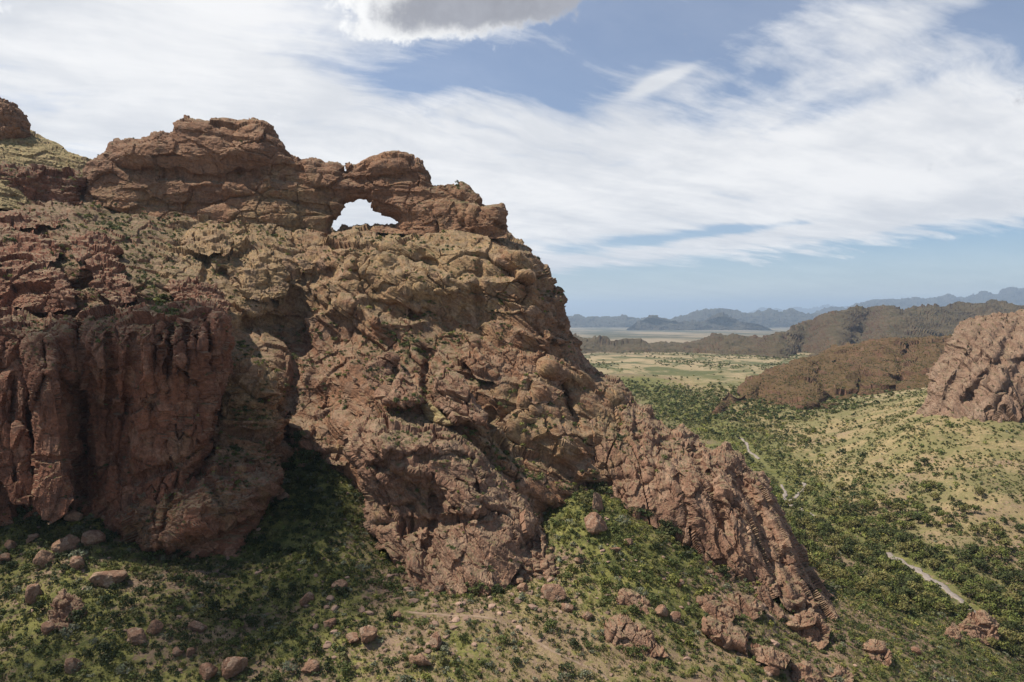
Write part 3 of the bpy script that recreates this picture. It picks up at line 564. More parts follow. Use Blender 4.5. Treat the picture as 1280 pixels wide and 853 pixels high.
# ---- centre outcrops
o = formation('rock_fin', [(481, 502), (479, 492), (484, 483), (490, 472), (495, 460), (500, 455), (507, 459), (512, 467), (519, 476), (526, 485), (530, 492), (526, 503), (505, 510)], [(497, 458, 198), (505, 503, 187)], 3.5, 9, ST_DIPB, M_PINK, seed=10, rough=1.0)
tag(o, 'pointed triangular block of banded rock on the ledge, left of a cleft', 'rock outcrop')
o = formation('rock_block', [(537, 475), (544, 459), (552, 457), (560, 457.5), (570, 461), (578, 467), (588, 479), (596, 490), (600, 503), (612, 515), (612, 532), (590, 532), (568, 526), (552, 514), (543, 503), (537, 492)], [(555, 460, 196), (575, 520, 184)], 5, 12, ST_DIPB, M_PINK, seed=11, rough=1.3, green=[(560, 465, .5, 12)])
tag(o, 'big squarish block of banded rock right of the cleft in the centre', 'rock outcrop')
o = formation('rock_slab', [(428, 492), (432, 480), (440, 470), (455, 458), (470, 446), (486, 440), (500, 445), (496, 458), (486, 478), (480, 495), (460, 500), (440, 498)], [(435, 490, 203), (480, 450, 211), (470, 495, 201)], 4, 10, ST_DIPB, M_PINK, seed=12, rough=1.2)
tag(o, 'overhanging banded slab jutting left beside the triangular block', 'rock outcrop')
o = formation('rock_outcrop', [(372, 545), (380, 530), (395, 518), (412, 512), (428, 516), (440, 530), (440, 560), (432, 585), (410, 580), (390, 565)], [(400, 520, 204), (410, 575, 192)], 5, 14, ST_DIPB, M_PINK, seed=13, opn=(570, 0), rough=1.3, tan=[(410, 560, .5, 20)])
tag(o, 'low rounded outcrop above the dark gully, left of the overhanging crag', 'rock outcrop')
CRAG = [(432, 545), (440, 532), (452, 520), (462, 514), (472, 516), (486, 520), (505, 520), (522, 518), (540, 519), (557, 521), (570, 533), (578, 541), (586, 549), (601.5, 561), (614, 577), (630, 585), (640, 592), (649, 606), (658, 618), (665, 630), (671, 652), (660, 690), (640, 725), (612, 742), (578, 748), (548, 756), (520, 750), (498, 712), (474, 678), (458, 655), (456, 620), (450, 600), (445, 580), (436, 565)]
o = formation('overhanging_crag', CRAG, [(450, 525, 190), (520, 520, 194), (570, 538, 190), (620, 583, 184), (660, 640, 174), (440, 560, 178), (470, 560, 171), (500, 568, 169), (545, 565, 170), (590, 575, 175), (480, 610, 170), (540, 610, 166.5), (600, 625, 166), (640, 650, 167), (500, 660, 164), (560, 660, 160), (620, 680, 157), (510, 700, 158), (560, 700, 154), (620, 715, 152), (550, 738, 149)], 7, 16, ST_DIPB, M_PINK, seed=14, opn=(690, 0), rough=1.6, terr=(7, 2.2, (.2, .0), .3),
    tan=[(530, 590, .4, 30), (480, 640, .3, 30), (560, 640, .25, 40)], tan0=.0, green=[(500, 520, .6, 25), (600, 575, .3, 20)],
    strokes=[([(450, 580), (470, 585), (495, 575), (530, 570), (570, 568), (590, 575)], 4, 2.5), ([(470, 580), (474, 600)], 3, 2), ([(505, 570), (508, 590)], 3, 2), ([(470, 655), (520, 655), (570, 648), (620, 640)], 5, 2.5), ([(540, 600), (545, 650), (530, 690)], 4, 2), ([(590, 590), (600, 630), (640, 650)], 4, 2), ([(455, 540), (480, 545), (510, 540)], 3, 1.5)],
    bumps=[(480, 548, 42, 22, 5), (545, 548, 36, 20, 4.5), (520, 605, 70, 16, -1), (600, 610, 25, 18, 2.5)])
tag(o, 'large overhanging crag of pinkish rock in the centre, capped by a jutting ledge', 'rock outcrop')
o = formation('yellow_boulder', [(527, 512), (530, 506), (537, 504), (543, 508), (552, 516), (560, 524), (566, 531), (556, 534), (540, 526), (530, 522)], [(530, 510, 192), (560, 530, 185)], 2.2, 6, dict(ST_LUMP, lump=.4, cells=[(2.5, .4, .3)]), M_GOLD, seed=15, rough=.7, tan0=1.0)
o.name = 'boulder'; tag(o, 'yellow-stained boulder perched on top of the overhanging crag', 'boulder')
PIN = [(618, 725), (622, 700), (632, 688), (640, 676), (645, 662), (655, 652), (668, 650), (676, 660), (682, 672), (690, 680), (702, 682), (712, 690), (716, 705), (712, 722), (690, 732), (660, 738), (635, 738)]
o = formation('rock_pinnacle', PIN, [(630, 700, 160), (660, 655, 172), (710, 690, 168), (690, 728, 155), (640, 735, 152)], 5, 12, ST_LUMP, M_PINK, seed=16, opn=(718, 0), rough=1.4, strokes=[([(645, 680), (640, 710), (645, 735)], 3, 2), ([(672, 670), (674, 700), (680, 730)], 3, 2.2), ([(655, 665), (660, 690)], 2.5, 1.2), ([(690, 690), (694, 725)], 2.5, 1.5)])
tag(o, 'knobbly cluster of pinnacles at the right foot of the overhanging crag', 'rock outcrop')
# outcrops on the front slope
def ridge_rock(name, ol, d0, d1, R, w, mat, st, seed, label, **k):
    ol = np.array(ol, float); c = ol[:, 0].mean()
    o = formation(name, ol, [(c, ol[:, 1].min(), d0), (c, ol[:, 1].max(), d1)], R, w, st, mat, seed=seed, rough=1.2, step=.9, **k)
    tag(o, label, 'rock outcrop'); return o
# ------------------------------------------------------------------ the ground, one sheet to the horizon
GP = [(-150, 853, 128), (0, 853, 122), (200, 853, 120), (400, 853, 119), (600, 853, 120), (750, 853, 124), (900, 853, 130), (1050, 853, 142), (1200, 853, 162), (1350, 853, 190),
 (-150, 760, 145), (0, 760, 140), (200, 760, 139), (400, 760, 138), (600, 770, 137), (750, 770, 142), (880, 790, 146), (1000, 800, 155),
 (-150, 680, 165), (0, 680, 160), (100, 640, 171), (200, 695, 160), (330, 690, 163), (380, 600, 188), (400, 555, 203), (450, 650, 176), (560, 740, 149), (690, 725, 155), (560, 705, 175), (620, 695, 178), (520, 660, 190), (650, 730, 153),  (690, 655, 178), (730, 612, 192), (760, 625, 187), (850, 690, 172), (950, 745, 164), (1050, 790, 162),
 (1100, 780, 182), (1180, 790, 195), (1280, 800, 215),
 (1198, 748, 235), (1158, 719, 257), (1101, 691, 286), (1037, 655, 326), (983, 628, 363), (972, 600, 412), (940, 570, 480), (880, 530, 620), (820, 490, 870),
 (1280, 720, 256), (1280, 650, 300), (1200, 650, 302), (1280, 590, 335), (1180, 600, 345), (1100, 600, 375), (1050, 570, 450), (1150, 530, 425), (1060, 535, 545), (1280, 540, 385), (1400, 560, 375), (1400, 650, 300),
 (900, 500, 760), (1000, 520, 640), (760, 460, 1250), (900, 460, 1300), (1000, 450, 1700), (800, 445, 1800), (740, 440, 2200), (1150, 450, 1600), (1300, 440, 1900)]
gp = [tuple(unproj(*p)) for p in GP]
for u in (-.8, -.4, 0, .3, .6, .9):
    gp += [(u*60, 60, -74 - 10*max(u, 0)), (u*4200, 4200, -178), (u*9000, 9000, -290), (u*15000, 15000, -385), (u*24000, 24000, -500), (u*62000, 62000, -1000)]
gp += [(-170, 262, -45), (-80, 262, -45), (-10, 262, -50), (30, 262, -62), (-400, 600, -70), (-150, 600, -85), (-900, 1300, -100), (-200, 1300, -108)]
gp = np.array(gp)
def gkey(X, Y): return np.stack([np.clip(X/np.maximum(Y, 1), -1.3, 1.3)*3.0, np.log(np.maximum(Y, 20))*1.4], -1)
GT = TPS(gkey(gp[:, 0], gp[:, 1]), gp[:, 2], 2e-3)
WASH = np.array([tuple(unproj(*p)) for p in [(1262, 790, 212), (1230, 768, 223), (1198, 748, 235), (1172, 730, 249), (1158, 719, 257), (1146, 711, 265), (1133, 703, 273), (1115, 697, 280), (1101, 691, 286), (1084, 684, 296), (1067, 678, 306), (1052, 667, 316), (1037, 655, 326), (1020, 645, 338), (1004, 637, 352), (990, 634, 358), (980, 622, 372), (983, 612, 386), (976, 604, 405), (966, 590, 430), (950, 574, 470), (936, 562, 502), (934, 553, 530), (920, 549, 560), (900, 549, 580), (880, 532, 620), (860, 515, 700), (820, 490, 870), (790, 475, 1020)]])
SIDE = np.array([tuple(unproj(*p)) for p in [(1004, 603, 405), (1006, 610, 392), (1000, 617, 380), (990, 624, 370), (983, 628, 364)]])
def ground_z(X, Y, fine=True):
    X = np.asarray(X, float); Y = np.asarray(Y, float)
    z = GT(gkey(X, Y))
    far = sstep(200, 900, Y)
    P = np.stack([X, Y, np.zeros_like(X)], -1)
    z = z + (1-far)*(1.1*fbm(P/16, 3, 500) + .35*ridged(P/5, 3, 510)) + far*1.6*fbm(P/55, 3, 520)*(1-sstep(2500, 8000, Y))
    z = z + sstep(240, 330, Y)*(1-sstep(900, 1600, Y))*1.6*fbm(P/30, 3, 530)
    d, _ = seg_dist(np.stack([X, Y], -1), WASH[:, :2], False)
    z = z - 1.0*np.exp(-(d/6)**2)
    return z
def build_ground():
    us = np.concatenate([np.linspace(-1.25, -.80, 40)[:-1], np.linspace(-.80, .80, 1150), np.linspace(.80, 1.25, 40)[1:]])
    inv = np.concatenate([np.linspace(1/55, 1/110, 40)[:-1], np.linspace(1/110, 1/1200, 560)[:-1], np.geomspace(1/1200, 1/65000, 130)])
    Y = 1/inv
    U, YY = np.meshgrid(us, Y); X = (U*YY).ravel(); YY = YY.ravel()
    Z = ground_z(X, YY)
    V = np.stack([X, YY, Z], -1)
    ny, nx = len(Y), len(us); idx = np.arange(nx*ny).reshape(ny, nx)
    Fq = np.stack([idx[:-1, :-1], idx[:-1, 1:], idx[1:, 1:], idx[1:, :-1]], -1).reshape(-1, 4)
    px, py, d = proj(V); q = np.stack([px, py], -1)
    dw, _ = seg_dist(np.stack([X, YY], -1), WASH[:, :2], False)
    P = V*np.array([1, 1, 0])
    n1 = fbm(P/60, 4, 600); n2 = fbm(P/14, 4, 610); n3 = fbm(P/3.2, 3, 620)
    # green: woods along the stream, lush slopes; dry: straw and bare soil
    wid = 26 + 22*sstep(300, 700, YY) + 60*sstep(600, 1500, YY)
    green = .95*np.exp(-(dw/wid)**2)
    near = 1-sstep(215, 260, YY)
    blob = sample_pts(NEARGREEN, q, .35)
    green = np.where(near > 0, blob*near + green*(1-near), green) + .28*n2 + .12*n3 + .10*n1
    dry = sample_pts(DRYB, q, .45) + .35*n1 + .25*n2
    N = vnormals(V, Fq)
    o = np_mesh('ground', V, Fq, M_GROUND, {'green': green, 'dry': dry, 'near': near, 'dw': dw}, smooth=True)
    tag(o, kind='structure')
    k = YY < 6000
    # z-buffer: resample bilinearly for the near rows
    zput('ground', V[k], N[k])
    return o
NEARGREEN = [(60, 660, .9, 60), (60, 760, .75, 70), (200, 760, .75, 80), (100, 830, .95, 60), (250, 840, .6, 60), (330, 740, .8, 60), (390, 600, 1.0, 50), (400, 700, .95, 50), (380, 830, .8, 50), (470, 700, .55, 40), (480, 660, .45, 30), (520, 770, .5, 40), (600, 780, .55, 50), (560, 830, .6, 40), (680, 800, .44, 60), (740, 840, .46, 50), (730, 650, .95, 35), (780, 680, .95, 40), (820, 710, .85, 40), (860, 740, .7, 40), (700, 720, .6, 30), (760, 740, .65, 30), (830, 770, .6, 40), (930, 770, .55, 40), (1000, 810, .5, 60), (1100, 830, .65, 60), (1150, 790, .55, 50), (1230, 830, .65, 60), (870, 830, .5, 40)]
DRYB = [(1000, 490, .9, 60), (850, 480, .75, 60), (950, 470, .9, 60), (1100, 540, .85, 60), (1060, 570, .8, 50), (1200, 590, .75, 60), (1280, 600, .7, 60), (1150, 640, .55, 50), (780, 460, .3, 30), (760, 450, .3, 30), (700, 800, .6, 80), (560, 720, .6, 50), (100, 700, .2, 100), (300, 770, .35, 60), (850, 520, .2, 40), (900, 440, .55, 60), (1250, 690, .6, 40), (1060, 790, .6, 50)]

g = G('ground_soil'); P = g.geo('Position')
mid = g.noise(P, .09, 5, .65); sm = g.noise(P, .6, 5, .7); sp = g.noise(P, 2.6, 4, .7)
soil = g.mix(g.ramp(mid, .35, .65), (.235, .158, .102), (.165, .108, .071))
straw = g.mix(g.ramp(sm, .35, .65), (.30, .225, .11), (.22, .16, .08))
dry = g.ramp(g.m('ADD', g.attr('dry'), g.m('MULTIPLY', g.m('SUBTRACT', sm, .5), 1.2)), .35, .75)
c = g.mix(dry, soil, straw)
gn = g.m('ADD', g.attr('green'), g.m('ADD', g.m('MULTIPLY', g.m('SUBTRACT', sm, .5), 1.5), g.m('MULTIPLY', g.m('SUBTRACT', sp, .5), .7)))
veg = g.mix(g.ramp(g.noise(P, .22, 4, .7), .35, .65), (.060, .066, .020), (.180, .165, .048))
c = g.mix(g.ramp(gn, .42, .74), c, veg)
# far plain: thin scrub over pale soil
Y = g.node('ShaderNodeSeparateXYZ', {0: P}).outputs[1]
pl = g.noise(g.scale(P, (.0014, .00045, 0)), 1.0, 7, .65)
plain = g.mix(g.ramp(pl, .40, .58), (.24, .19, .125), (.07, .072, .045))
c = g.mix(g.ramp(Y, 1300, 3000), c, plain)
# mid valley: straw flats striped by green lines of trees
pm = g.noise(g.scale(P, (.012, .0065, 0)), 1.0, 6, .68, .4)
flat = g.mix(g.ramp(pm, .45, .56), (.29, .22, .125), (.085, .09, .036))
fl = g.m('MULTIPLY', g.ramp(Y, 560, 720), g.m('SUBTRACT', 1.0, g.ramp(Y, 1500, 2600)))
c = g.mix(g.m('MULTIPLY', fl, g.ramp(g.attr('dw'), 60, 130)), c, flat)
c = g.mix(1.0, c, g.mix(g.ramp(sp, .28, .72), (.72, .72, .72), (1.25, 1.24, 1.22)), 'MULTIPLY')
# low plants too small to model one by one speckle the valley sides
vs = g.node('ShaderNodeTexVoronoi', {'Vector': g.vm('ADD', P, g.scale(g.noise(P, 1.2, 3, .6, 0, True), (.8, .8, .8))), 'Scale': .5})
spot = g.m('MULTIPLY', g.m('SUBTRACT', 1.0, g.ramp(vs.outputs['Distance'], .22, .5)), g.ramp(g.noise(P, .06, 5, .7), .38, .60))
scol = g.mix(g.node('ShaderNodeSeparateColor', {0: vs.outputs['Color']}).outputs[0], (.065, .075, .026), (.15, .14, .05))
away = g.m('MULTIPLY', g.m('SUBTRACT', 1.0, g.attr('near')), g.m('SUBTRACT', 1.0, g.ramp(Y, 900, 1500)))
c = g.mix(g.m('MULTIPLY', away, g.m('MULTIPLY', spot, .85)), c, scol)
c = g.mix(g.m('MULTIPLY', away, g.m('MULTIPLY', g.ramp(g.noise(P, .035, 6, .72), .44, .58), .75)), c, (.135, .125, .048))
# scattered pale stones
st = g.vor(P, .9); stn = g.m('MULTIPLY', g.m('LESS_THAN', st, .16), g.ramp(g.noise(P, .12, 3), .5, .62))
c = g.mix(g.m('MULTIPLY', stn, .6), c, (.33, .255, .20))
M_GROUND = g.out(c, .95, g.m('ADD', sm, g.m('MULTIPLY', sp, .5)), .35, .8)

build_ground()

# fill z-buffer gaps (the ground sheet is coarser than one cell near the camera)
for it in range(3):
    for sh in ((0, 1), (0, -1), (1, 0), (-1, 0)):
        Zs = np.roll(ZB, sh, (0, 1)); hole = (ZB > 1e8) & (Zs < 1e8)
        ZB[hole] = Zs[hole]; ZN[hole] = np.roll(ZN, sh, (0, 1))[hole]; ZI[hole] = np.roll(ZI, sh, (0, 1))[hole]
def hit(px, py):
    """front surface under a photograph point"""
    d = ZB[int(round(py-ZY0)), int(round(px-ZX0))]
    return unproj(px, py, d), d
def ghit(px, py):
    """ground under a photograph point"""
    d = np.linspace(100, 700, 2401); P = unproj(np.full_like(d, px), np.full_like(d, py), d)
    z = ground_z(P[:, 0], P[:, 1]); k = np.nonzero(P[:, 2] < z)[0]
    k = k[0] if len(k) else len(d)-1
    return P[k], d[k]

# ---- outcrops standing on the front slope
OUTC = [
 ([(752, 800), (758, 780), (768, 768), (776, 764), (786, 768), (792, 774), (802, 782), (812, 788), (818, 800), (830, 812), (836, 822), (810, 822), (780, 818), (758, 812)], 'dark slanting slab of layered rock above the footpath', ST_DIPB, 'rock_slab'),
 ([(770, 752), (778, 740), (790, 736), (800, 744), (812, 752), (818, 762), (808, 770), (790, 764)], 'small slanting outcrop just above the dark layered slab', ST_DIPB, 'rock_outcrop'),
 ([(876, 724), (880, 712), (890, 709), (897, 712), (904, 710), (913, 716), (916, 728), (905, 734), (888, 730)], 'squat pale boulder pair below the long buttress', ST_LUMP, 'rock_outcrop'),
 ([(906, 772), (908, 752), (916, 742), (922, 736), (932, 742), (940, 750), (950, 758), (953, 770), (944, 776), (925, 774)], 'slanting pinkish slab leaning downhill below the long buttress', ST_LEAN, 'rock_slab'),
 ([(943, 742), (946, 732), (958, 731), (966, 738), (970, 748), (976, 758), (980, 768), (974, 776), (960, 766), (950, 754)], 'finger of rock leaning right at the toe of the long buttress', ST_LEAN, 'rock_outcrop'),
 ([(874, 752), (882, 742), (892, 746), (900, 756), (912, 766), (920, 776), (908, 782), (890, 772)], 'low ribbed ledge upslope of the long broken rib', ST_LEAN, 'rock_ledge'),
 ([(878, 788), (884, 774), (896, 776), (908, 786), (922, 790), (940, 800), (960, 802), (976, 808), (988, 822), (982, 836), (962, 834), (940, 822), (915, 812), (892, 804)], 'long broken rib of rock running down the grassy slope', ST_LEAN, 'rock_rib'),
 ([(985, 796), (988, 778), (996, 765), (1006, 760), (1016, 764), (1026, 776), (1033, 792), (1036, 806), (1026, 814), (1008, 810), (994, 804)], 'large upright pale boulder below the right end of the buttress', ST_LUMP, 'rock_boulder'),
 ([(1078, 822), (1082, 806), (1092, 802), (1102, 806), (1110, 816), (1114, 830), (1100, 836), (1086, 832)], 'dark hunched boulder on the slope toward the lower right', ST_LUMP, 'rock_boulder'),
 ([(1032, 862), (1036, 840), (1046, 830), (1056, 834), (1064, 844), (1070, 862)], 'brown boulder cut by the bottom edge of the photo', ST_LUMP, 'rock_boulder'),
 ([(1192, 802), (1194, 784), (1202, 772), (1212, 765), (1222, 768), (1230, 764), (1240, 770), (1248, 784), (1249, 798), (1236, 806), (1212, 806)], 'knobbly pale outcrop beside the wooded stream, lower right', ST_LUMP, 'rock_outcrop'),
 ([(1179, 800), (1182, 784), (1190, 778), (1198, 784), (1203, 796), (1198, 806), (1186, 806)], 'small outcrop just left of the knobbly pale one by the wooded stream', ST_LUMP, 'rock_outcrop'),
 ([(58, 778), (60, 760), (68, 742), (80, 735), (92, 740), (104, 752), (108, 770), (98, 786), (82, 792), (66, 788)], 'broad shaggy grey-red outcrop amid the shaded bushes on the left', ST_LUMP, 'rock_outcrop'),
 ([(986, 850), (992, 836), (1006, 832), (1020, 840), (1030, 856), (1026, 868), (996, 866)], 'flat brown rock among grass left of the boulder cut by the bottom edge', ST_LUMP, 'rock_outcrop'),
]
for i, (ol, lab, st, nm) in enumerate(OUTC):
    a = np.array(ol, float); cx = a[:, 0].mean(); yb = a[:, 1].max(); yt = a[:, 1].min()
    d0 = ghit(cx, yb-4)[1]; size = (a[:, 0].max()-a[:, 0].min())/FPX*d0
    st2 = dict(st, s=max(.35, min(.8, size/14)))
    R = max(1.2, size*.22)
    o = formation(nm, ol, [(cx, yb, d0-.5), (cx, yt, d0+(yb-yt)/FPX*d0*.55+.6)], R, max(7, (yb-yt)*.33), st2, M_PINK, seed=30+i, step=.9, opn=(yb-(yb-yt)*.22, 0), rough=1.0, tan0=.1)
    tag(o, lab, 'boulder' if 'boulder' in nm else 'rock outcrop')

# ---- stream bed and footpath
def strip(name, line, width, mat, lift, wob=.35):
    line = np.asarray(line, float)[:, :2]; pts = []
    for a, b in zip(line[:-1], line[1:]):
        n = max(2, int(np.linalg.norm(b-a)/1.0)); pts += [a+(b-a)*t for t in np.arange(n)/n]
    pts = np.array(pts+[line[-1]])
    k = np.ones(9)/9
    for _ in range(2):
        pp = np.vstack([np.repeat(pts[:1], 4, 0), pts, np.repeat(pts[-1:], 4, 0)]); pts = np.stack([np.convolve(pp[:, i], k, 'valid') for i in (0, 1)], -1)
    t = np.gradient(pts, axis=0); t /= np.linalg.norm(t, axis=1, keepdims=True)+1e-9; nrm = np.stack([-t[:, 1], t[:, 0]], -1)
    q3 = np.hstack([pts/6, np.zeros((len(pts), 1))])
    wl = width*(1+wob*2*fbm(q3, 3, 700)); wr = width*(1+wob*2*fbm(q3, 3, 710))
    cols = []; m = 7
    for j in range(m):
        f = -1+2*j/(m-1); p = pts+nrm*(np.where(f < 0, wl, wr)*f)[:, None]
        cols.append(np.hstack([p, (ground_z(p[:, 0], p[:, 1])+lift*(1 if 0 < j < m-1 else -3))[:, None]]))
    V = np.stack(cols, 1).reshape(-1, 3); n = len(pts); idx = np.arange(n*m).reshape(n, m)
    Fq = np.stack([idx[:-1, :-1], idx[:-1, 1:], idx[1:, 1:], idx[1:, :-1]], -1).reshape(-1, 4)
    return np_mesh(name, V, Fq, mat, smooth=True)
g = G('stream_sand'); P = g.geo('Position'); n = g.noise(P, .5, 5, .7); n2 = g.noise(P, 2.5, 4, .7)
M_SAND = g.out(g.mix(g.ramp(n, .35, .65), (.22, .178, .145), g.mix(g.ramp(n2, .4, .6), (.24, .195, .16), (.30, .255, .215))), .95, n2, .15)
g = G('path_dirt'); P = g.geo('Position'); n = g.noise(P, .8, 5, .7)
M_PATH = g.out(g.mix(g.ramp(n, .35, .65), (.29, .205, .135), (.225, .155, .10)), .95, n, .1)
STRIPS = ((1, 25, 1.15),)
for a_, b_, w_ in ((1, 9, 1.8), (12, 19, 1.15), (20, 24, 1.1)):
    tag(strip('stream_bed', WASH[a_:b_], w_, M_SAND, .5, .7), kind='structure')
tag(strip('stream_bed', SIDE, 1.1, M_SAND, .5, .5), kind='structure')
TRAIL = [ghit(px, py)[0] for px, py in [(498, 762), (520, 767), (545, 770), (575, 770), (600, 772), (622, 775), (640, 779), (655, 788), (665, 797), (675, 807), (685, 818), (695, 826), (712, 830), (735, 829), (752, 832), (760, 845), (764, 860)]]
tag(strip('footpath', TRAIL, .42, M_PATH, .12, .25), kind='structure')
# ------------------------------------------------------------------ plants
g = G('foliage'); col = g.attr('col', 'Color')
rnd = g.node('ShaderNodeObjectInfo').outputs['Random']
c = g.mix(1.0, col, g.mix(rnd, (.82, .82, .78), (1.2, 1.18, 1.12)), 'MULTIPLY')
b = g.node('ShaderNodeBsdfPrincipled', {'Base Color': c, 'Roughness': .7, 'Specular IOR Level': .2})
tr = g.node('ShaderNodeBsdfTranslucent', {0: c})
ms = g.node('ShaderNodeMixShader', {0: .22, 1: b.outputs[0], 2: tr.outputs[0]})
o = g.node('ShaderNodeOutputMaterial'); g.t.links.new(ms.outputs[0], o.inputs[0]); M_LEAF = g.mat
g = G('bark'); P = g.geo('Position'); n = g.noise(P, 3, 4, .7)
M_BARK = g.out(g.mix(n, (.10, .075, .055), (.2, .16, .125)), .95)

GREENS = {'dark': (.044, .054, .020), 'mid': (.085, .098, .030), 'bright': (.175, .175, .046), 'grey': (.150, .152, .095), 'straw': (.33, .27, .115), 'olive': (.115, .110, .042)}
def leaves(n, lobes, size, colr, r, flat=.8):
    """n leaf clumps scattered through a few uneven lobes"""
    lc = []; 
    for _ in range(lobes):
        a = r.uniform(0, 2*math.pi); q = r.uniform(0, .62)**.8
        lc.append((q*math.cos(a), q*math.sin(a), r.uniform(.25, .75)*flat*(1.15-q*.6), r.uniform(.30, .52)))
    lc = np.array(lc); k = r.integers(0, lobes, n)
    d = r.normal(size=(n, 3)); d /= np.linalg.norm(d, axis=1, keepdims=True); d[:, 2] = np.where(d[:, 2] < -.35, -d[:, 2], d[:, 2])
    C = lc[k, :3] + d*(lc[k, 3]*r.uniform(.72, 1.08, n))[:, None]
    C[:, 2] = np.maximum(C[:, 2], .03)
    nr = d + r.normal(size=(n, 3))*.55; nr /= np.linalg.norm(nr, axis=1, keepdims=True)
    t = np.cross(nr, r.normal(size=(n, 3))); t /= np.linalg.norm(t, axis=1, keepdims=True)+1e-9; b2 = np.cross(nr, t)
    s = size*r.uniform(.6, 1.4, n)[:, None]; w = s*r.uniform(.55, 1, n)[:, None]
    V = np.stack([C-t*s, C-b2*w+nr*s*.2, C+t*s, C+b2*w-nr*s*.1], 1).reshape(-1, 3)
    Fq = np.arange(4*n).reshape(n, 4)
    cl = np.array(colr)*r.uniform(.7, 1.35, (n, 1))*np.array([1, 1, 1]) ; cl = cl*(1+r.normal(size=(n, 3))*.06)
    lobe = (.82+.36*r.uniform(size=lobes))[k][:, None]
    return V, Fq, np.repeat(np.clip(cl*lobe, .004, .9), 4, 0)
def tuft(n, colr, r):
    a = r.uniform(0, 2*math.pi, n); ln = r.uniform(.5, 1, n); sp = r.uniform(.15, .75, n)
    base = np.stack([np.cos(a)*.12, np.sin(a)*.12, 0*a], -1); tip = np.stack([np.cos(a)*sp, np.sin(a)*sp, ln], -1)
    sd_ = np.stack([-np.sin(a), np.cos(a), 0*a], -1)*.09
    V = np.stack([base-sd_, base+sd_, tip+sd_*.5, tip-sd_*.5], 1).reshape(-1, 3)
    return V, np.arange(4*n).reshape(n, 4), np.repeat(np.clip(np.array(colr)*r.uniform(.75, 1.3, (n, 1)), 0, .9), 4, 0)
PR = np.random.default_rng(5)
def protos(n, lobes, size, flat, keys, per=2):
    return {k: [leaves(n, lobes, size, GREENS[k], PR, flat) for _ in range(per)] for k in keys}
HI = protos(230, 7, .105, .8, ['dark', 'mid', 'bright', 'grey', 'olive'], 3)
LO = protos(64, 6, .17, .8, ['dark', 'mid', 'bright', 'grey', 'olive', 'straw'], 3)
VLO = protos(14, 4, .34, .8, ['dark', 'mid', 'olive', 'grey', 'straw'], 4)
for k in HI:
    HI[k].append(leaves(230, 11, .10, GREENS[k], PR, .6)); LO[k].append(leaves(64, 9, .16, GREENS[k], PR, .6))
TUF = {k: [tuft(6, GREENS[k], PR) for _ in range(4)] for k in ('straw', 'bright', 'olive', 'dark')}
def bake(name, items, mat=None):
    """items: list of (proto, positions (n,3), scale (n,3), rotz (n,), tint (n,)) -> one mesh"""
    Vs, Fs, Cs = [], [], []; off = 0
    for (V, Fq, Cc), P, S, A, T in items:
        n = len(P)
        if not n: continue
        ca, sa = np.cos(A)[:, None], np.sin(A)[:, None]
        L = V[None]*S[:, None, :]
        X = L[..., 0]*ca-L[..., 1]*sa; Yy = L[..., 0]*sa+L[..., 1]*ca
        Vs.append((np.stack([X, Yy, L[..., 2]], -1)+P[:, None]).reshape(-1, 3).astype(F32))
        Fs.append((Fq[None]+(off+np.arange(n)*len(V))[:, None, None]).reshape(-1, Fq.shape[1])); off += n*len(V)
        Cs.append((Cc[None]*T[:, None, None]).reshape(-1, 3).astype(F32))
    if not Vs: return None
    return np_mesh(name, np.concatenate(Vs), np.concatenate(Fs), mat or M_LEAF, {'col': np.concatenate(Cs)})
def visible(P, tol=2.5, ids=None):
    px, py, d = proj(P); ix = np.round(px-ZX0).astype(int); iy = np.round(py-ZY0).astype(int)
    ok = (ix >= 2) & (ix < ZW-2) & (iy >= 2) & (iy < ZH-2) & (px > -25) & (px < 1305) & (py < 880)
    ix = np.clip(ix, 0, ZW-1); iy = np.clip(iy, 0, ZH-1)
    return ok & (d < ZB[iy, ix]+tol+d*.006), px, py, d
def thin(P, R, order=None):
    """drop points that stand closer together than their radii allow (grid buckets)"""
    keep = np.zeros(len(P), bool); grid = {}
    for i in (order if order is not None else range(len(P))):
        c = (int(P[i, 0]//3), int(P[i, 1]//3)); bad = False
        for a in (-1, 0, 1):
            for b_ in (-1, 0, 1):
                for j in grid.get((c[0]+a, c[1]+b_), ()):
                    if (P[i, 0]-P[j, 0])**2+(P[i, 1]-P[j, 1])**2+(P[i, 2]-P[j, 2])**2 < (.62*(R[i]+R[j]))**2: bad = True; break
                if bad: break
            if bad: break
        if not bad: keep[i] = True; grid.setdefault(c, []).append(i)
    return keep
ALL = []        # shrubs: (P, r, species)
def add_shrubs(P, R, sp, zone): 
    for p, r, s_ in zip(P, R, sp): ALL.append((p, r, s_, zone))
rg = np.random.default_rng(21)
def wash_d(P): return seg_dist(P[:, :2], WASH[:, :2], False)[0]
# -- the front slope and its gully
n = 32000
Y = np.sqrt(rg.uniform(100**2, 262**2, n)); X = rg.uniform(-.84, .84, n)*Y
P = np.stack([X, Y, ground_z(X, Y)], -1)
v, px, py, d = visible(P, 3)
P, px, py, d = P[v], px[v], py[v], d[v]; q = np.stack([px, py], -1)
gr = sample_pts(NEARGREEN, q, .3) + .35*fbm(P/9, 3, 800)
R = rg.uniform(.32, .85, len(P))*(.7+1.0*np.clip(gr, 0, 1)) * np.where(rg.uniform(size=len(P)) < .12, 1.7, 1)
td, _ = seg_dist(P[:, :2], np.array(TRAIL)[:, :2], False)
k = (rg.uniform(size=len(P)) < np.clip((gr-.05)*1.6, .08, 1)) & (td > .8+R*.7) & (wash_d(P) > 5)
P, R, q, gr = P[k], R[k], q[k], gr[k]
k = thin(P, R, np.argsort(-R)); P, R, q, gr = P[k], R[k], q[k], gr[k]
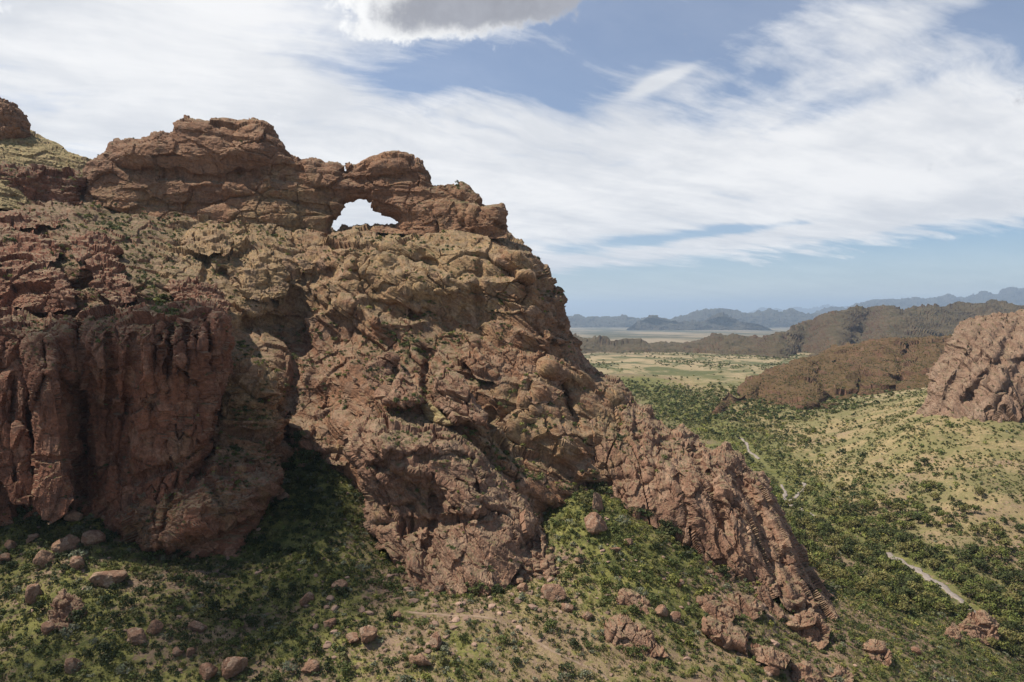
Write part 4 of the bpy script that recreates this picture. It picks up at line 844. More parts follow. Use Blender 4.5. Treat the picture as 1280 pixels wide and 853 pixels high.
shady = sample_pts([(80, 650, 1, 90), (250, 720, .9, 90), (390, 610, 1.2, 60), (400, 760, .8, 60), (60, 800, .25, 70), (730, 650, .2, 50), (800, 680, .2, 60), (540, 790, .2, 80), (1100, 830, .3, 80), (250, 800, .7, 60)], q, .35)
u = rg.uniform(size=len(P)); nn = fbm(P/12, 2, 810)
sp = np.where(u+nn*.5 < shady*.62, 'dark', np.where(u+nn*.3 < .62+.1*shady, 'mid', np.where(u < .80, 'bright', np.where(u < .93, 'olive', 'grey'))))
sp = np.where((q[:, 0] > 500) & (q[:, 0] < 760) & (q[:, 1] > 770) & (rg.uniform(size=len(P)) < .3), 'grey', sp)
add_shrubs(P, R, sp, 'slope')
print('slope shrubs', len(P))
# -- ledges of the rock
def on_rock(key, n, nzmin, rlo, rhi, dens=None, zone='ledge', kinds=('dark', 'mid', 'mid', 'bright', 'olive')):
    V, N, q = FORM[key]
    m = np.nonzero((N[:, 2] > nzmin) & (q[:, 0] > -15) & (q[:, 0] < 1295))[0]
    if not len(m): return
    w = np.clip(fbm(V[m]/8, 3, 820)+.25, 0, 1)
    if dens is not None: w = w*np.clip(sample_pts(dens, q[m], .12), 0, 2)
    if w.sum() <= 0: return
    m = rg.choice(m, min(n, (w > 0).sum()), replace=False, p=w/w.sum())
    P = V[m]; R = rg.uniform(rlo, rhi, len(P))*np.where(rg.uniform(size=len(P)) < .1, 1.5, 1)
    v, *_ = visible(P, 2.5); P, R = P[v], R[v]
    k = thin(P, R, np.argsort(-R)); P, R = P[k], R[k]
    P = P - np.array([0, 0, .12])
    add_shrubs(P, R, rg.choice(kinds, len(P)), zone)
on_rock('mountain2', 2600, .42, .45, 1.15, [(150, 285, 1.5, 40), (220, 280, 1.2, 40), (60, 310, .8, 60), (120, 340, .7, 50), (300, 290, .8, 60), (200, 330, .9, 40), (190, 370, 1.0, 30), (450, 290, .5, 60), (520, 290, 1, 30), (560, 425, 1.2, 50), (490, 425, 1.2, 30), (430, 430, .7, 40), (300, 480, .8, 30), (640, 560, .8, 40), (700, 380, .6, 30), (600, 480, .5, 60), (740, 600, .6, 50), (380, 470, .5, 20)])
on_rock('red_cliff4', 260, .5, .3, .8, None); on_rock('rock_rib8' if 'rock_rib8' in FORM else 'rib_rock8', 160, .35, .4, .9)
on_rock('rock_ledge9', 70, .5, .3, .7); on_rock('overhanging_crag14', 150, .5, .3, .8, [(510, 518, 1.2, 30), (600, 580, .9, 30), (640, 650, .4, 40)])
on_rock('rock_band18', 60, .4, .4, .9); on_rock('rock_buttress3', 130, .5, .3, .8, [(770, 545, 1, 30), (740, 480, .8, 30), (840, 560, .6, 20), (760, 610, .8, 40)])
on_rock('rock_arch1', 50, .5, .3, .7, [(570, 240, 1.5, 25), (600, 255, .7, 15), (220, 215, .6, 60)], kinds=('mid', 'olive', 'dark'))
on_rock('hillside341', 120, .3, .3, .8, None, 'gold', ('olive', 'dark', 'olive'))
for kx in ('rock_block11', 'rock_fin10', 'rock_slab12', 'rock_outcrop13', 'rock_pinnacle16', 'rock_pillar5'): on_rock(kx, 14, .55, .3, .6)
# -- clumps the photograph shows
CL = [(186, 355, 8, 5, 1.2, 'dark'), (194, 372, 14, 16, 1.1, 'mid'), (204, 385, 12, 10, 1.0, 'dark'), (218, 391, 8, 5, .9, 'mid'), (120, 277, 18, 16, .9, 'mid'), (150, 282, 24, 26, 1.0, 'dark'), (108, 272, 12, 8, .9, 'bright'), (205, 281, 20, 12, .9, 'dark'), (260, 284, 20, 9, .7, 'dark'), (180, 325, 18, 12, .8, 'olive'), (200, 322, 14, 8, .7, 'bright'),
 (492, 421, 8, 8, 1.2, 'dark'), (505, 432, 12, 10, .9, 'mid'), (520, 442, 10, 8, .9, 'mid'), (474, 428, 5, 3, .8, 'bright'), (455, 432, 6, 3, .6, 'bright'), (398, 420, 10, 6, .9, 'mid'), (420, 405, 8, 5, .8, 'mid'), (565, 422, 14, 9, .9, 'dark'), (585, 424, 12, 8, .8, 'mid'), (625, 380, 10, 6, .8, 'dark'), (622, 405, 8, 4, .7, 'dark'),
 (490, 508, 10, 12, .7, 'bright'), (508, 504, 14, 16, .8, 'mid'), (522, 500, 8, 8, .8, 'bright'), (428, 508, 8, 8, .8, 'mid'), (560, 455, 8, 5, .8, 'mid'), (560, 466, 6, 3, .6, 'bright'), (530, 490, 4, 4, .9, 'dark'), (585, 540, 12, 8, .9, 'dark'), (620, 575, 12, 8, .9, 'mid'), (640, 568, 8, 6, 1.0, 'dark'), (638, 530, 6, 4, .8, 'dark'), (685, 548, 5, 3, .7, 'mid'), (730, 551, 5, 3, .8, 'dark'), (640, 490, 8, 4, .8, 'dark'),
 (300, 432, 8, 6, .9, 'dark'), (320, 450, 12, 12, .9, 'dark'), (312, 440, 8, 5, .9, 'mid'), (372, 420, 8, 8, 1.0, 'dark'), (300, 515, 14, 14, .9, 'dark'), (290, 560, 16, 16, .9, 'dark'), (300, 605, 12, 10, .9, 'mid'), (320, 520, 8, 6, .8, 'dark'), (375, 575, 16, 22, 1.7, 'dark'), (368, 550, 10, 10, 1.6, 'dark'), (400, 580, 14, 14, 1.4, 'dark'), (390, 615, 8, 6, 1.3, 'grey'), (380, 640, 18, 20, 1.5, 'dark'),
 (775, 548, 8, 6, .9, 'dark'), (830, 575, 8, 4, .8, 'mid'), (40, 330, 10, 5, .8, 'bright'), (8, 348, 8, 5, .9, 'bright'), (10, 300, 8, 6, .9, 'mid'), (75, 315, 12, 9, .9, 'dark'), (80, 335, 12, 8, .8, 'olive'), (100, 225, 5, 3, .9, 'mid'), (92, 226, 6, 4, .9, 'bright'), (8, 218, 8, 5, .9, 'mid'), (35, 225, 6, 4, .8, 'mid'), (575, 232, 6, 5, .8, 'dark'), (480, 292, 14, 10, .7, 'mid'), (500, 297, 10, 6, .6, 'mid'), (465, 300, 8, 6, .7, 'dark'), (699, 366, 6, 6, .8, 'dark'), (702, 380, 5, 5, .8, 'dark'), (45, 437, 5, 4, .6, 'mid'), (195, 388, 10, 6, .7, 'mid'), (135, 398, 8, 4, .7, 'bright'), (115, 400, 8, 5, .7, 'mid'),
 (800, 640, 12, 14, 1.3, 'dark'), (830, 665, 14, 16, 1.4, 'dark'), (860, 690, 14, 16, 1.4, 'dark'), (755, 612, 12, 14, 1.4, 'dark'), (905, 718, 10, 10, 1.2, 'dark'), (600, 735, 16, 12, 1.0, 'mid'), (625, 740, 10, 8, 1.0, 'dark'), (500, 715, 10, 7, 1.1, 'mid'), (484, 652, 3, 2, 1.0, 'dark'), (478, 690, 5, 3, .9, 'bright'), (565, 685, 4, 3, .9, 'dark')]
for cx, cy, rad, n, r0, kd in CL:
    for _ in range(n):
        px, py = cx+rg.normal()*rad*.55, cy+rg.normal()*rad*.4
        Pp, d = hit(px, py)
        if d < 400: ALL.append((Pp+np.array([0, .3, -.35*r0]), 1.3*r0*rg.uniform(.6, 1.25), (kd if kd != 'dark' or (px < 420 and py > 500) or px > 720 else 'mid') if rg.uniform() < .75 else rg.choice(['mid', 'bright', 'olive']), 'clump'))
print('shrubs', len(ALL))

# -- the nearest and largest shrubs are things of their own, the rest one mass
SHP = np.array([a[0] for a in ALL]); SR = np.array([a[1] for a in ALL]); SS = np.array([a[2] for a in ALL]); SZ = np.array([a[3] for a in ALL])
v, spx, spy, sd_ = visible(SHP+np.array([0, 0, .5])*SR[:, None], 2.0)
inf = v & (spx > 2) & (spx < 1278) & (spy > 2) & (spy < 850)
app = np.where(inf, SR/np.maximum(sd_, 1), 0); top = np.argsort(-app)[:270]; istop = np.zeros(len(SHP), bool); istop[top] = True
shmesh = {}
for kd in list(HI):
    for i, (V, Fq, Cc) in enumerate(HI[kd]):
        o = np_mesh('shrub', V, Fq, M_LEAF, {'col': Cc}, link=False); shmesh[kd, i] = o.data; bpy.data.objects.remove(o)
KN = {'dark': 'dark green', 'mid': 'mid green', 'bright': 'bright yellow-green', 'grey': 'pale grey-green', 'olive': 'dull olive'}
def place_name(x, y):
    if y < 262: return 'on the arch wall and the slope beside it'
    if y < 315: return 'on the bench under the arch wall'
    if x < 285 and y < 420: return 'on the stepped ledges above the red cliff'
    if x < 360 and y < 600: return 'on the mossy rib beside the red cliff'
    if x < 450 and y < 690: return 'in the deep gully right of the red cliff'
    if x < 230: return 'on the shaded boulder slope below the red cliff'
    if x < 450: return 'in the shaded hollow at the bottom left'
    if y < 520 and x < 720: return 'on the ledges of the central face'
    if y < 640 and x < 720: return 'on and around the overhanging crag'
    if x < 620 and y < 765: return 'at the foot of the overhanging crag'
    if x < 720: return 'on the stony slope around the footpath'
    if y < 620 and x < 900: return 'on the long leaning buttress'
    if y < 740 and x < 900: return 'on the green strip below the long buttress'
    if x < 870: return 'between footpath and dark layered slab'
    if x < 1060: return 'among the broken ribs at the bottom right'
    return 'on the slope dropping to the wooded stream'
for i in top:
    kd = SS[i]; o = bpy.data.objects.new('shrub', shmesh[kd, int(rg.integers(len(HI[kd])))]); COL.objects.link(o)
    o.location = SHP[i]; o.rotation_euler = (0, 0, rg.uniform(0, 6.28)); r = SR[i]; o.scale = (r, r*rg.uniform(.85, 1.15), r*rg.uniform(.85, 1.2))
    big = 'large' if r > 1.25 else 'small' if r < .75 else 'rounded'
    lab = f'{big} {KN[kd]} desert shrub {place_name(spx[i], spy[i])}'
    tag(o, lab, 'shrub', f'{KN[kd]} shrubs {place_name(spx[i], spy[i])}')
def group_bake(name, P, R, S, table, kindlist, hz=(.8, 1.2), tint=1.0):
    items = []
    for kd in kindlist:
        m = np.nonzero(S == kd)[0]
        if not len(m): continue
        pr = table[kd]; w = rg.integers(0, len(pr), len(m))
        for j in range(len(pr)):
            mm = m[w == j]; r = R[mm]
            sc = np.stack([r, r*rg.uniform(.85, 1.15, len(mm)), r*rg.uniform(*hz, len(mm))], -1)
            items.append((pr[j], P[mm], sc, rg.uniform(0, 6.28, len(mm)), rg.uniform(.8, 1.25, len(mm))*tint))
    o = bake(name, items)
    if o: tag(o, kind='stuff')
    return o
rest = ~istop
group_bake('shrub_cover', SHP[rest], SR[rest], SS[rest], LO, list(LO))
# grass and low herbs
n = 120000
Y = np.sqrt(rg.uniform(100**2, 250**2, n)); X = rg.uniform(-.82, .82, n)*Y; P = np.stack([X, Y, ground_z(X, Y)-.03], -1)
v, px, py, d = visible(P, 2); P = P[v]; q = np.stack([px[v], py[v]], -1)
td, _ = seg_dist(P[:, :2], np.array(TRAIL)[:, :2], False)
gr = sample_pts(NEARGREEN, q, .3)+.5*fbm(P/6, 3, 830); k = (td > .6) & (fbm(P/4, 2, 831) > -.25) & (wash_d(P) > 4); P, gr = P[k], gr[k]
S = np.where(rg.uniform(size=len(P)) < np.clip(gr*1.2+.15, .15, .92), np.where(rg.uniform(size=len(P)) < .5, 'bright', 'olive'), 'straw')
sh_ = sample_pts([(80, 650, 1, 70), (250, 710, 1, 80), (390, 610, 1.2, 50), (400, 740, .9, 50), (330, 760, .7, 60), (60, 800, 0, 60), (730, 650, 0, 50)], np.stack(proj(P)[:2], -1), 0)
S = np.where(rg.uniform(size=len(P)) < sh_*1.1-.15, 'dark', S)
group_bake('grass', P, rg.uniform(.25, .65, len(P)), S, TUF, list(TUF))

# -- trees along the stream
n = 9000
t = rg.integers(0, len(WASH)-1, n); f = rg.uniform(size=n)[:, None]; C0 = WASH[t]*(1-f)+WASH[t+1]*f
wd = 16+.045*C0[:, 1]
off = rg.normal(size=(n, 2))*wd[:, None]*np.array([1.25, .8])
P = np.stack([C0[:, 0]+off[:, 0], C0[:, 1]+off[:, 1], 0*off[:, 0]], -1)
n2_ = 3000                                                # the wide grove at lower right
Pg = unproj(rg.uniform(1040, 1330, n2_), rg.uniform(655, 800, n2_), 240.); gq = np.array([ghit(x, y)[0] for x, y in zip(rg.uniform(1030, 1310, 700), rg.uniform(650, 790, 700))])
keepg = (gq[:, 1] < 420)
P = np.vstack([P, gq[keepg]])
P[:, 2] = ground_z(P[:, 0], P[:, 1]); R = (1.0+2.4*rg.uniform(size=len(P))**1.4)*(1+.15*rg.normal(size=len(P))).clip(.6, 1.4)
wd_ = wash_d(P); v, px, py, d = visible(P+np.array([0, 0, 1.5]), 3)
q = np.stack([px, py], -1)
dn = sample_pts([(1100, 690, 1.2, 60), (1180, 760, 1.2, 60), (1270, 740, 1.2, 50), (1250, 770, 1.2, 50), (1060, 700, .9, 40), (1010, 660, .9, 30), (1160, 690, .9, 40), (1250, 690, .35, 40), (1210, 670, .3, 40), (1100, 640, .2, 40), (960, 570, .6, 40), (900, 540, .55, 50), (860, 500, .5, 40), (1040, 600, .15, 40), (1120, 790, .35, 40), (1060, 740, .5, 30)], q, .5)
clus = fbm(P/24, 3, 845)
low = WASH[2:8, :2]; tocam = -low/np.linalg.norm(low, axis=1, keepdims=True)
bank = np.min([seg_dist(P[:, :2], low+tocam*sh, False)[0] for sh in (0, 3.5, 7, 10)], 0)      # the open near bank of the lower stream bed
k = v & (bank > 2.2+R*.6) & (clus > -.18-.5*np.exp(-(wd_/14)**2)) & (np.min([seg_dist(P[:, :2], WASH[i0:i1, :2], False)[0] for i0, i1, _ in STRIPS]+[seg_dist(P[:, :2], SIDE[:, :2], False)[0]], 0) > .7+R*.55 + np.where(P[:, 1] < 285, .7, 0)) & (rg.uniform(size=len(P)) < dn) & (P[:, 1] > 195)
P, R, px, py, d, wd_ = P[k], R[k], px[k], py[k], d[k], wd_[k]
k = thin(P, R*.9, np.argsort(-R)); P, R, px, py, d = P[k], R[k], px[k], py[k], d[k]
print('trees', len(P))
inf = (px > 3) & (px < 1277) & (py < 850) & (px > 900)
app = np.where(inf, R/d, 0); top = np.argsort(-app)[:240]; m = np.zeros(len(P), bool); m[top] = True
def trunk_mesh(r):
    """a short leaning trunk that forks into limbs, one mesh"""
    V, Fq = [], []
    def limb(a, b, ra, rb):
        a, b = np.array(a, float), np.array(b, float); dv = b-a; dv /= np.linalg.norm(dv); s1 = np.cross(dv, (.3, .9, .2)); s1 /= np.linalg.norm(s1); s2 = np.cross(dv, s1); o0 = len(V)
        for p, rr in ((a, ra), (b, rb)):
            for j in range(6): V.append(p+rr*(math.cos(j*math.pi/3)*s1+math.sin(j*math.pi/3)*s2))
        for j in range(6): Fq.append((o0+j, o0+(j+1) % 6, o0+6+(j+1) % 6, o0+6+j))
    top_ = (r.uniform(-.12, .12), r.uniform(-.12, .12), .38); limb((0, 0, -.1), top_, .085, .065)
    for j in range(4):
        a = j*1.57+r.uniform(-.5, .5); mid_ = (top_[0]+.28*math.cos(a), top_[1]+.28*math.sin(a), r.uniform(.6, .8)); limb(top_, mid_, .05, .035)
        limb(mid_, (mid_[0]+.25*math.cos(a+.4), mid_[1]+.25*math.sin(a+.4), r.uniform(.85, 1.05)), .032, .014)
    return np.array(V), np.array(Fq)
tm, cm_ = [], []
for i in range(3):
    V, Fq = trunk_mesh(PR); o = np_mesh('trunk', V, Fq, M_BARK, link=False); tm.append(o.data); bpy.data.objects.remove(o)
TK = ['dark', 'mid', 'mid', 'olive', 'dark', 'olive']
for kd in TK:
    V, Fq, Cc = leaves(330, 10, .10, np.array(GREENS[kd])*np.array([1.45, 1.35, 1.2]), PR, .85); V[:, 2] += .32
    o = np_mesh('crown', V, Fq, M_LEAF, {'col': Cc}, link=False); cm_.append(o.data); bpy.data.objects.remove(o)
def tree_place(x, y):
    if x < 1000: return 'beside the upper stream, behind the long buttress'
    if y < 665: return 'beside the pale bend of the stream bed'
    if x < 1120: return 'on the near bank below the stream bends'
    if y < 715: return 'on the far bank above the lower stream bed'
    return 'in the thick grove around the lower stream bed'
for i in top:
    k = int(rg.integers(len(TK))); r = R[i]
    root = bpy.data.objects.new('desert_tree', None); COL.objects.link(root); root.location = P[i]; root.scale = (r, r, r*rg.uniform(.85, 1.1)); root.rotation_euler = (0, 0, rg.uniform(0, 6.28)); root.empty_display_size = .2
    for nm, me in (('trunk', tm[int(rg.integers(3))]), ('crown', cm_[k])):
        c = bpy.data.objects.new(nm, me); COL.objects.link(c); c.parent = root
    nm = KN[TK[k]]; sz = 'wide' if r > 2.3 else 'small' if r < 1.6 else 'rounded'
    tag(root, f'{sz} {nm} desert tree {tree_place(px[i], py[i])}', 'tree', f'{nm} trees {tree_place(px[i], py[i])}')
# dark trees crowding the head of the gully
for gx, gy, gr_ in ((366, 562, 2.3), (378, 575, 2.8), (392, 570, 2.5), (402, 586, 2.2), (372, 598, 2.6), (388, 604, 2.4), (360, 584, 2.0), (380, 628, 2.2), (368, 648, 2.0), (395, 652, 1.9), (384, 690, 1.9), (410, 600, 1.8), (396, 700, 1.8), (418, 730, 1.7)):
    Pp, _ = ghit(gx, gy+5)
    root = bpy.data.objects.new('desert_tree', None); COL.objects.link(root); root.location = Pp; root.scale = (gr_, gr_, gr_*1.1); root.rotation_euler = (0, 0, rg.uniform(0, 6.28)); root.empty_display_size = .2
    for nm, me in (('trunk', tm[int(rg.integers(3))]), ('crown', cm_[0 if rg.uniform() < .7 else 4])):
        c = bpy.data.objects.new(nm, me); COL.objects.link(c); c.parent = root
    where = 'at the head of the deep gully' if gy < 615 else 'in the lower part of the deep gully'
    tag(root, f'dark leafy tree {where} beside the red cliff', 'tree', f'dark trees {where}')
rest = ~m; S = rg.choice(['dark', 'mid', 'mid', 'olive', 'bright', 'olive'], rest.sum())
group_bake('stream_woods', P[rest], R[rest], S, LO, ['dark', 'mid', 'olive', 'bright'], (.9, 1.2), 1.3)

# -- scrub on the valley sides and flats
n = 150000
Y = np.exp(rg.uniform(math.log(205), math.log(900), n)); X = rg.uniform(.10, .84, n)*Y; P = np.stack([X, Y, ground_z(X, Y)-.1], -1)
wd_ = wash_d(P); v, px, py, d = visible(P, 3); q = np.stack([px, py], -1)
dn = np.clip(.19+.95*fbm(P/45, 4, 840)+.6*fbm(P/12, 2, 841)+.5*np.exp(-(wd_/45)**2) + .25*sstep(1230, 1290, px)*sstep(610, 650, py), .05, 1)
k = v & (wd_ > 4) & (rg.uniform(size=n) < dn); P, d = P[k], d[k]
R = (.2+.95*rg.uniform(size=len(P))**1.7)*(1+.0008*P[:, 1]); k = thin(P, R, None); P, R, d = P[k], R[k], d[k]
u = rg.uniform(size=len(P)); S = np.where(u < .06, 'dark', np.where(u < .45, 'mid', np.where(u < .84, 'olive', np.where(u < .88, 'grey', 'straw'))))
nr = (P[:, 1] < 330) & (R > .6)
group_bake('valley_scrub', P[nr], R[nr], S[nr], LO, ['dark', 'mid', 'olive', 'grey'], tint=1.25)
group_bake('valley_scrub', P[~nr], R[~nr], S[~nr], VLO, ['dark', 'mid', 'olive', 'grey', 'straw'], tint=1.3)
print('valley scrub', len(P))
n = 17000
Y = np.exp(rg.uniform(math.log(620), math.log(2400), n)); X = rg.uniform(.02, .8, n)*Y; P = np.stack([X, Y, ground_z(X, Y)], -1)
v, px, py, d = visible(P+np.array([0, 0, 1.5]), 12)
st_ = fbm(np.stack([X/190, Y/420, 0*X], -1), 4, 850)
k = v & (rg.uniform(size=n) < np.clip(.18+1.6*st_+.8*np.exp(-(wash_d(P)/70)**2), .03, 1)); P = P[k]
group_bake('valley_trees', P, rg.uniform(1.4, 3.0, len(P))*(1+.00025*P[:, 1]), rg.choice(['dark', 'mid', 'olive'], len(P)), VLO, ['dark', 'mid', 'olive'], (.7, 1), 1.35)
for key, n, lo, hi in (('brown_hill320', 9000, .55, 1.4), ('dark_range310', 700, 1.2, 2.6)):
    V, N, q = FORM[key]; mm = np.nonzero((N[:, 2] > .25) & (q[:, 0] < 1295))[0]; mm = rg.choice(mm, min(n, len(mm)), replace=False); P = V[mm]
    w = fbm(P/(30*lo), 3, 860) > -.2; P = P[w]
    group_bake('hill_scrub', P, rg.uniform(lo, hi, len(P)), rg.choice(['dark', 'mid', 'olive'], len(P)), VLO, ['dark', 'mid', 'olive'], (.6, .9))
V, N, q = FORM['rock_dome330']; mm = np.nonzero((N[:, 2] > .5) & (q[:, 0] < 1295))[0]; mm = rg.choice(mm, min(160, len(mm)), replace=False)
group_bake('dome_scrub', V[mm], rg.uniform(.4, 1.0, len(mm)), rg.choice(['dark', 'mid', 'olive'], len(mm)), VLO, ['dark', 'mid', 'olive'])

# ------------------------------------------------------------------ boulders and rubble
def boulder_mesh(seed, sub=4, el=(1, 1, 1), planes=9):
    r = np.random.default_rng(seed)
    bm_ = bpy.data.meshes.new('boulder'); import bmesh
    b_ = bmesh.new(); bmesh.ops.create_icosphere(b_, subdivisions=sub, radius=1); b_.to_mesh(bm_); b_.free()
    n = len(bm_.vertices); V = np.empty(n*3, F32); bm_.vertices.foreach_get('co', V); V = V.reshape(-1, 3).astype(float)
    N = r.normal(size=(planes, 3)); N /= np.linalg.norm(N, axis=1, keepdims=True); dd = r.uniform(.5, 1.0, planes)
    dots = V @ N.T
    rad = np.min(np.where(dots > .05, dd/np.maximum(dots, .05), 9), 1); rad = np.minimum(rad, 1.12)
    V = V*rad[:, None]*np.array(el)
    Vn = V/np.linalg.norm(V, axis=1, keepdims=True)
    q3 = V*1.6+seed*3.1
    V = V + Vn*(.09*fbm(q3, 3, seed)+.06*ridged(q3*3, 3, seed+3)-.05*(1-sstep(0, .08, (lambda t: t[1]-t[0])(voronoi(q3*1.2, seed+9)[:2]))))[:, None]
    bm_.vertices.foreach_set('co', V.astype(F32).ravel()); bm_.materials.append(M_BOULDER); bm_.update()
    for an in ('tan', 'green'): bm_.attributes.new(an, 'FLOAT', 'POINT')
    bm_.polygons.foreach_set('use_smooth', np.zeros(len(bm_.polygons), bool))
    return bm_
BL = [(747, 628, 24, 26, 'tall pale boulder on the green strip under the buttress, upper of two'), (745, 657, 29, 27, 'rounded brown boulder on the green strip under the buttress, lower of two'), (827, 766, 16, 16, 'pale round boulder on the grass above the long broken rib'),
 (525, 826, 27, 22, 'flat-topped dark boulder near the bottom edge, left of the footpath'), (545, 803, 19, 19, 'pale pinkish boulder just above the flat-topped dark one'), (459, 796, 24, 24, 'brown boulder in the bushes right of the shaded hollow'), (424, 735, 19, 16, 'brown boulder half sunk in dark bushes under the crag'),
 (383, 750, 19, 17, 'rust-red boulder standing alone in dark bushes'), (92, 648, 24, 15, 'flat reddish boulder right under the stepped pillar'), (132, 649, 13, 12, 'small reddish boulder between stepped pillar and overhung ledge'), (82, 680, 29, 23, 'pinkish pointed boulder below the stepped pillar'),
 (55, 700, 22, 22, 'squarish brown boulder left of the pinkish pointed one'), (114, 674, 24, 17, 'pale whitish boulder right of the pinkish pointed one'), (97, 703, 23, 17, 'tilted pinkish boulder below the pale whitish one'), (134, 724, 36, 25, 'sharp triangular slab of reddish rock on the shaded slope'),
 (39, 743, 24, 24, 'brown boulder left of the broad shaggy outcrop'), (168, 798, 29, 20, 'pair-like split red boulder in bushes at lower left'), (192, 786, 18, 16, 'small red boulder up right of the split red one'), (90, 832, 23, 22, 'pale rugged boulder near the bottom left corner'),
 (237, 817, 11, 11, 'small dark red boulder below the split red boulder'), (260, 839, 27, 18, 'long pale boulder at the bottom edge, left of a bigger one'), (292, 836, 33, 24, 'wide pale layered boulder at the bottom edge in the shaded hollow'), (354, 622, 14, 12, 'small tan boulder at the mouth of the deep gully'),
 (246, 784, 20, 12, 'flat pale boulder in the middle of the shaded hollow'), (5, 699, 15, 13, 'brown boulder cut by the left edge, below the red pillars'), (12, 682, 15, 12, 'grey boulder near the left edge, below the lower red pillar'), (38, 674, 15, 11, 'small reddish flat boulder between the grey one and the pinkish pointed one'),
 (222, 816, 15, 12, 'low greyish boulder beside the small dark red one'), (59, 786, 18, 15, 'brown boulder at the lower foot of the broad shaggy outcrop'), (412, 780, 16, 12, 'greyish boulder on the rubble patch left of the slope bushes'), (440, 800, 20, 13, 'flat tan slab on the rubble patch, beside a brown boulder'), (388, 836, 22, 14, 'low tan rock at the bottom edge below the rubble patch'),
 (495, 770, 13, 9, 'small pinkish rock at the left end of the footpath'), (692, 742, 30, 22, 'crumbling pinkish boulder right of the pinnacle cluster'), (710, 760, 16, 12, 'small pinkish boulder below the crumbling one'), (655, 735, 16, 12, 'grey boulder at the lower foot of the pinnacle cluster'), (535, 720, 20, 22, 'squarish dark boulder at the foot of the broken bank'), (548, 737, 15, 13, 'round grey boulder just under the squarish dark one'),
 (850, 730, 12, 10, 'small pale rock on the grass left of the squat boulder pair'), (785, 678, 11, 11, 'thin pale upright rock on the green strip'), (770, 688, 12, 9, 'small greyish rock on the green strip below the thin upright one'), (726, 700, 14, 9, 'pale flat rock at the top of the stony slope'), (735, 770, 16, 12, 'brown rock left of the dark layered slab'), (845, 772, 14, 11, 'brown rock between pale round boulder and broken rib'), (1145, 815, 12, 9, 'small grey rock low on the slope to the stream'), (1262, 800, 16, 10, 'pale rock at the right edge below the grove'), (965, 840, 18, 14, 'brownish rock at the bottom below the long broken rib')]
for i, (px, py, w_, h_, lab) in enumerate(BL):
    Pp, d = ghit(px, py+h_*.35)
    hw, hh = w_/2/FPX*d, h_/2/FPX*d
    r = np.random.default_rng(900+i); asp = hh/hw
    me = boulder_mesh(900+i, 4, (1, 1, 1)); o = bpy.data.objects.new('boulder', me); COL.objects.link(o)
    o.scale = (hw*1.05, hw*r.uniform(.7, 1.0), hh*1.1); o.rotation_euler = (r.uniform(-.15, .15), r.uniform(-.25, .25), 0)
    o.rotation_euler[2] = r.uniform(0, 6.28)
    top_ = unproj(px, py-h_*.1, d); o.location = (top_[0], top_[1]+hw*.25, top_[2]-hh*.3); tag(o, lab, 'boulder')
def stone(seed):
    """a small angular rock"""
    import bmesh
    r = np.random.default_rng(seed); b_ = bmesh.new(); bmesh.ops.create_icosphere(b_, subdivisions=2, radius=1)
    V = np.array([v.co[:] for v in b_.verts]); T = np.array([[v.index for v in f.verts] for f in b_.faces]); b_.free()
    N = r.normal(size=(7, 3)); N /= np.linalg.norm(N, axis=1, keepdims=True); dd = r.uniform(.45, .9, 7); dots = V @ N.T
    V = V*np.minimum(np.min(np.where(dots > .05, dd/np.maximum(dots, .05), 9), 1), 1.05)[:, None]*np.array([1, 1, .8])
    return V, T, np.tile(np.array([[.25, .165, .12]])*r.uniform(.75, 1.25), (len(V), 1))
g = G('rubble'); P_ = g.geo('Position'); n_ = g.noise(P_, 2.5, 4, .7)
M_RUB = g.out(g.mix(1.0, g.attr('col', 'Color'), g.mix(n_, (.7, .68, .66), (1.3, 1.28, 1.25)), 'MULTIPLY'), .95, n_, .15)
ST = [stone(60+i) for i in range(8)]
n = 22000
Y = np.sqrt(rg.uniform(100**2, 330**2, n)); X = rg.uniform(-.82, .82, n)*Y; P = np.stack([X, Y, ground_z(X, Y)], -1)
v, px, py, d = visible(P, 2); q = np.stack([px, py], -1)
dn = sample_pts([(420, 770, 1, 35), (430, 810, 1, 35), (480, 700, .6, 40), (690, 780, .7, 70), (560, 748, 1, 45), (900, 760, .7, 60), (960, 800, .8, 60), (1030, 820, .7, 40), (80, 690, .5, 60), (280, 770, .4, 50), (640, 735, .6, 40), (1230, 600, .5, 80), (1250, 560, .7, 50), (720, 720, .7, 40), (310, 690, .7, 30), (1150, 640, .35, 80)], q, .12)+.35*fbm(P/7, 3, 870)
k = v & (rg.uniform(size=n) < dn) & (wash_d(P) > 1); P = P[k]
q = np.stack(proj(P)[:2], -1); R = .12+(.45+.75*sample_pts([(540, 745, 1, 45), (640, 735, 1, 35), (425, 790, .9, 40), (690, 730, .6, 30), (900, 770, .7, 50), (960, 810, .7, 50), (300, 700, .5, 30)], q, 0))*rg.uniform(size=len(P))**3.0; items = []
w_ = rg.integers(0, 8, len(P))
for j in range(8):
    mm = w_ == j; r = R[mm]; items.append((ST[j], P[mm]+np.array([0, 0, .03]), np.stack([r*1.2, r, r*.8], -1), rg.uniform(0, 6.28, mm.sum()), rg.uniform(.7, 1.3, mm.sum())))
o = bake('rubble', items, M_RUB); tag(o, kind='stuff'); print('rubble', len(P))
# ------------------------------------------------------------------ air, sky, sun, camera
SUN_AZ, SUN_EL = math.radians(-80), math.radians(57)      # azimuth from +Y toward +X; the sun stands high to the left, beyond the ridge
sd = np.array([math.sin(SUN_AZ)*math.cos(SUN_EL), math.cos(SUN_AZ)*math.cos(SUN_EL), math.sin(SUN_EL)])

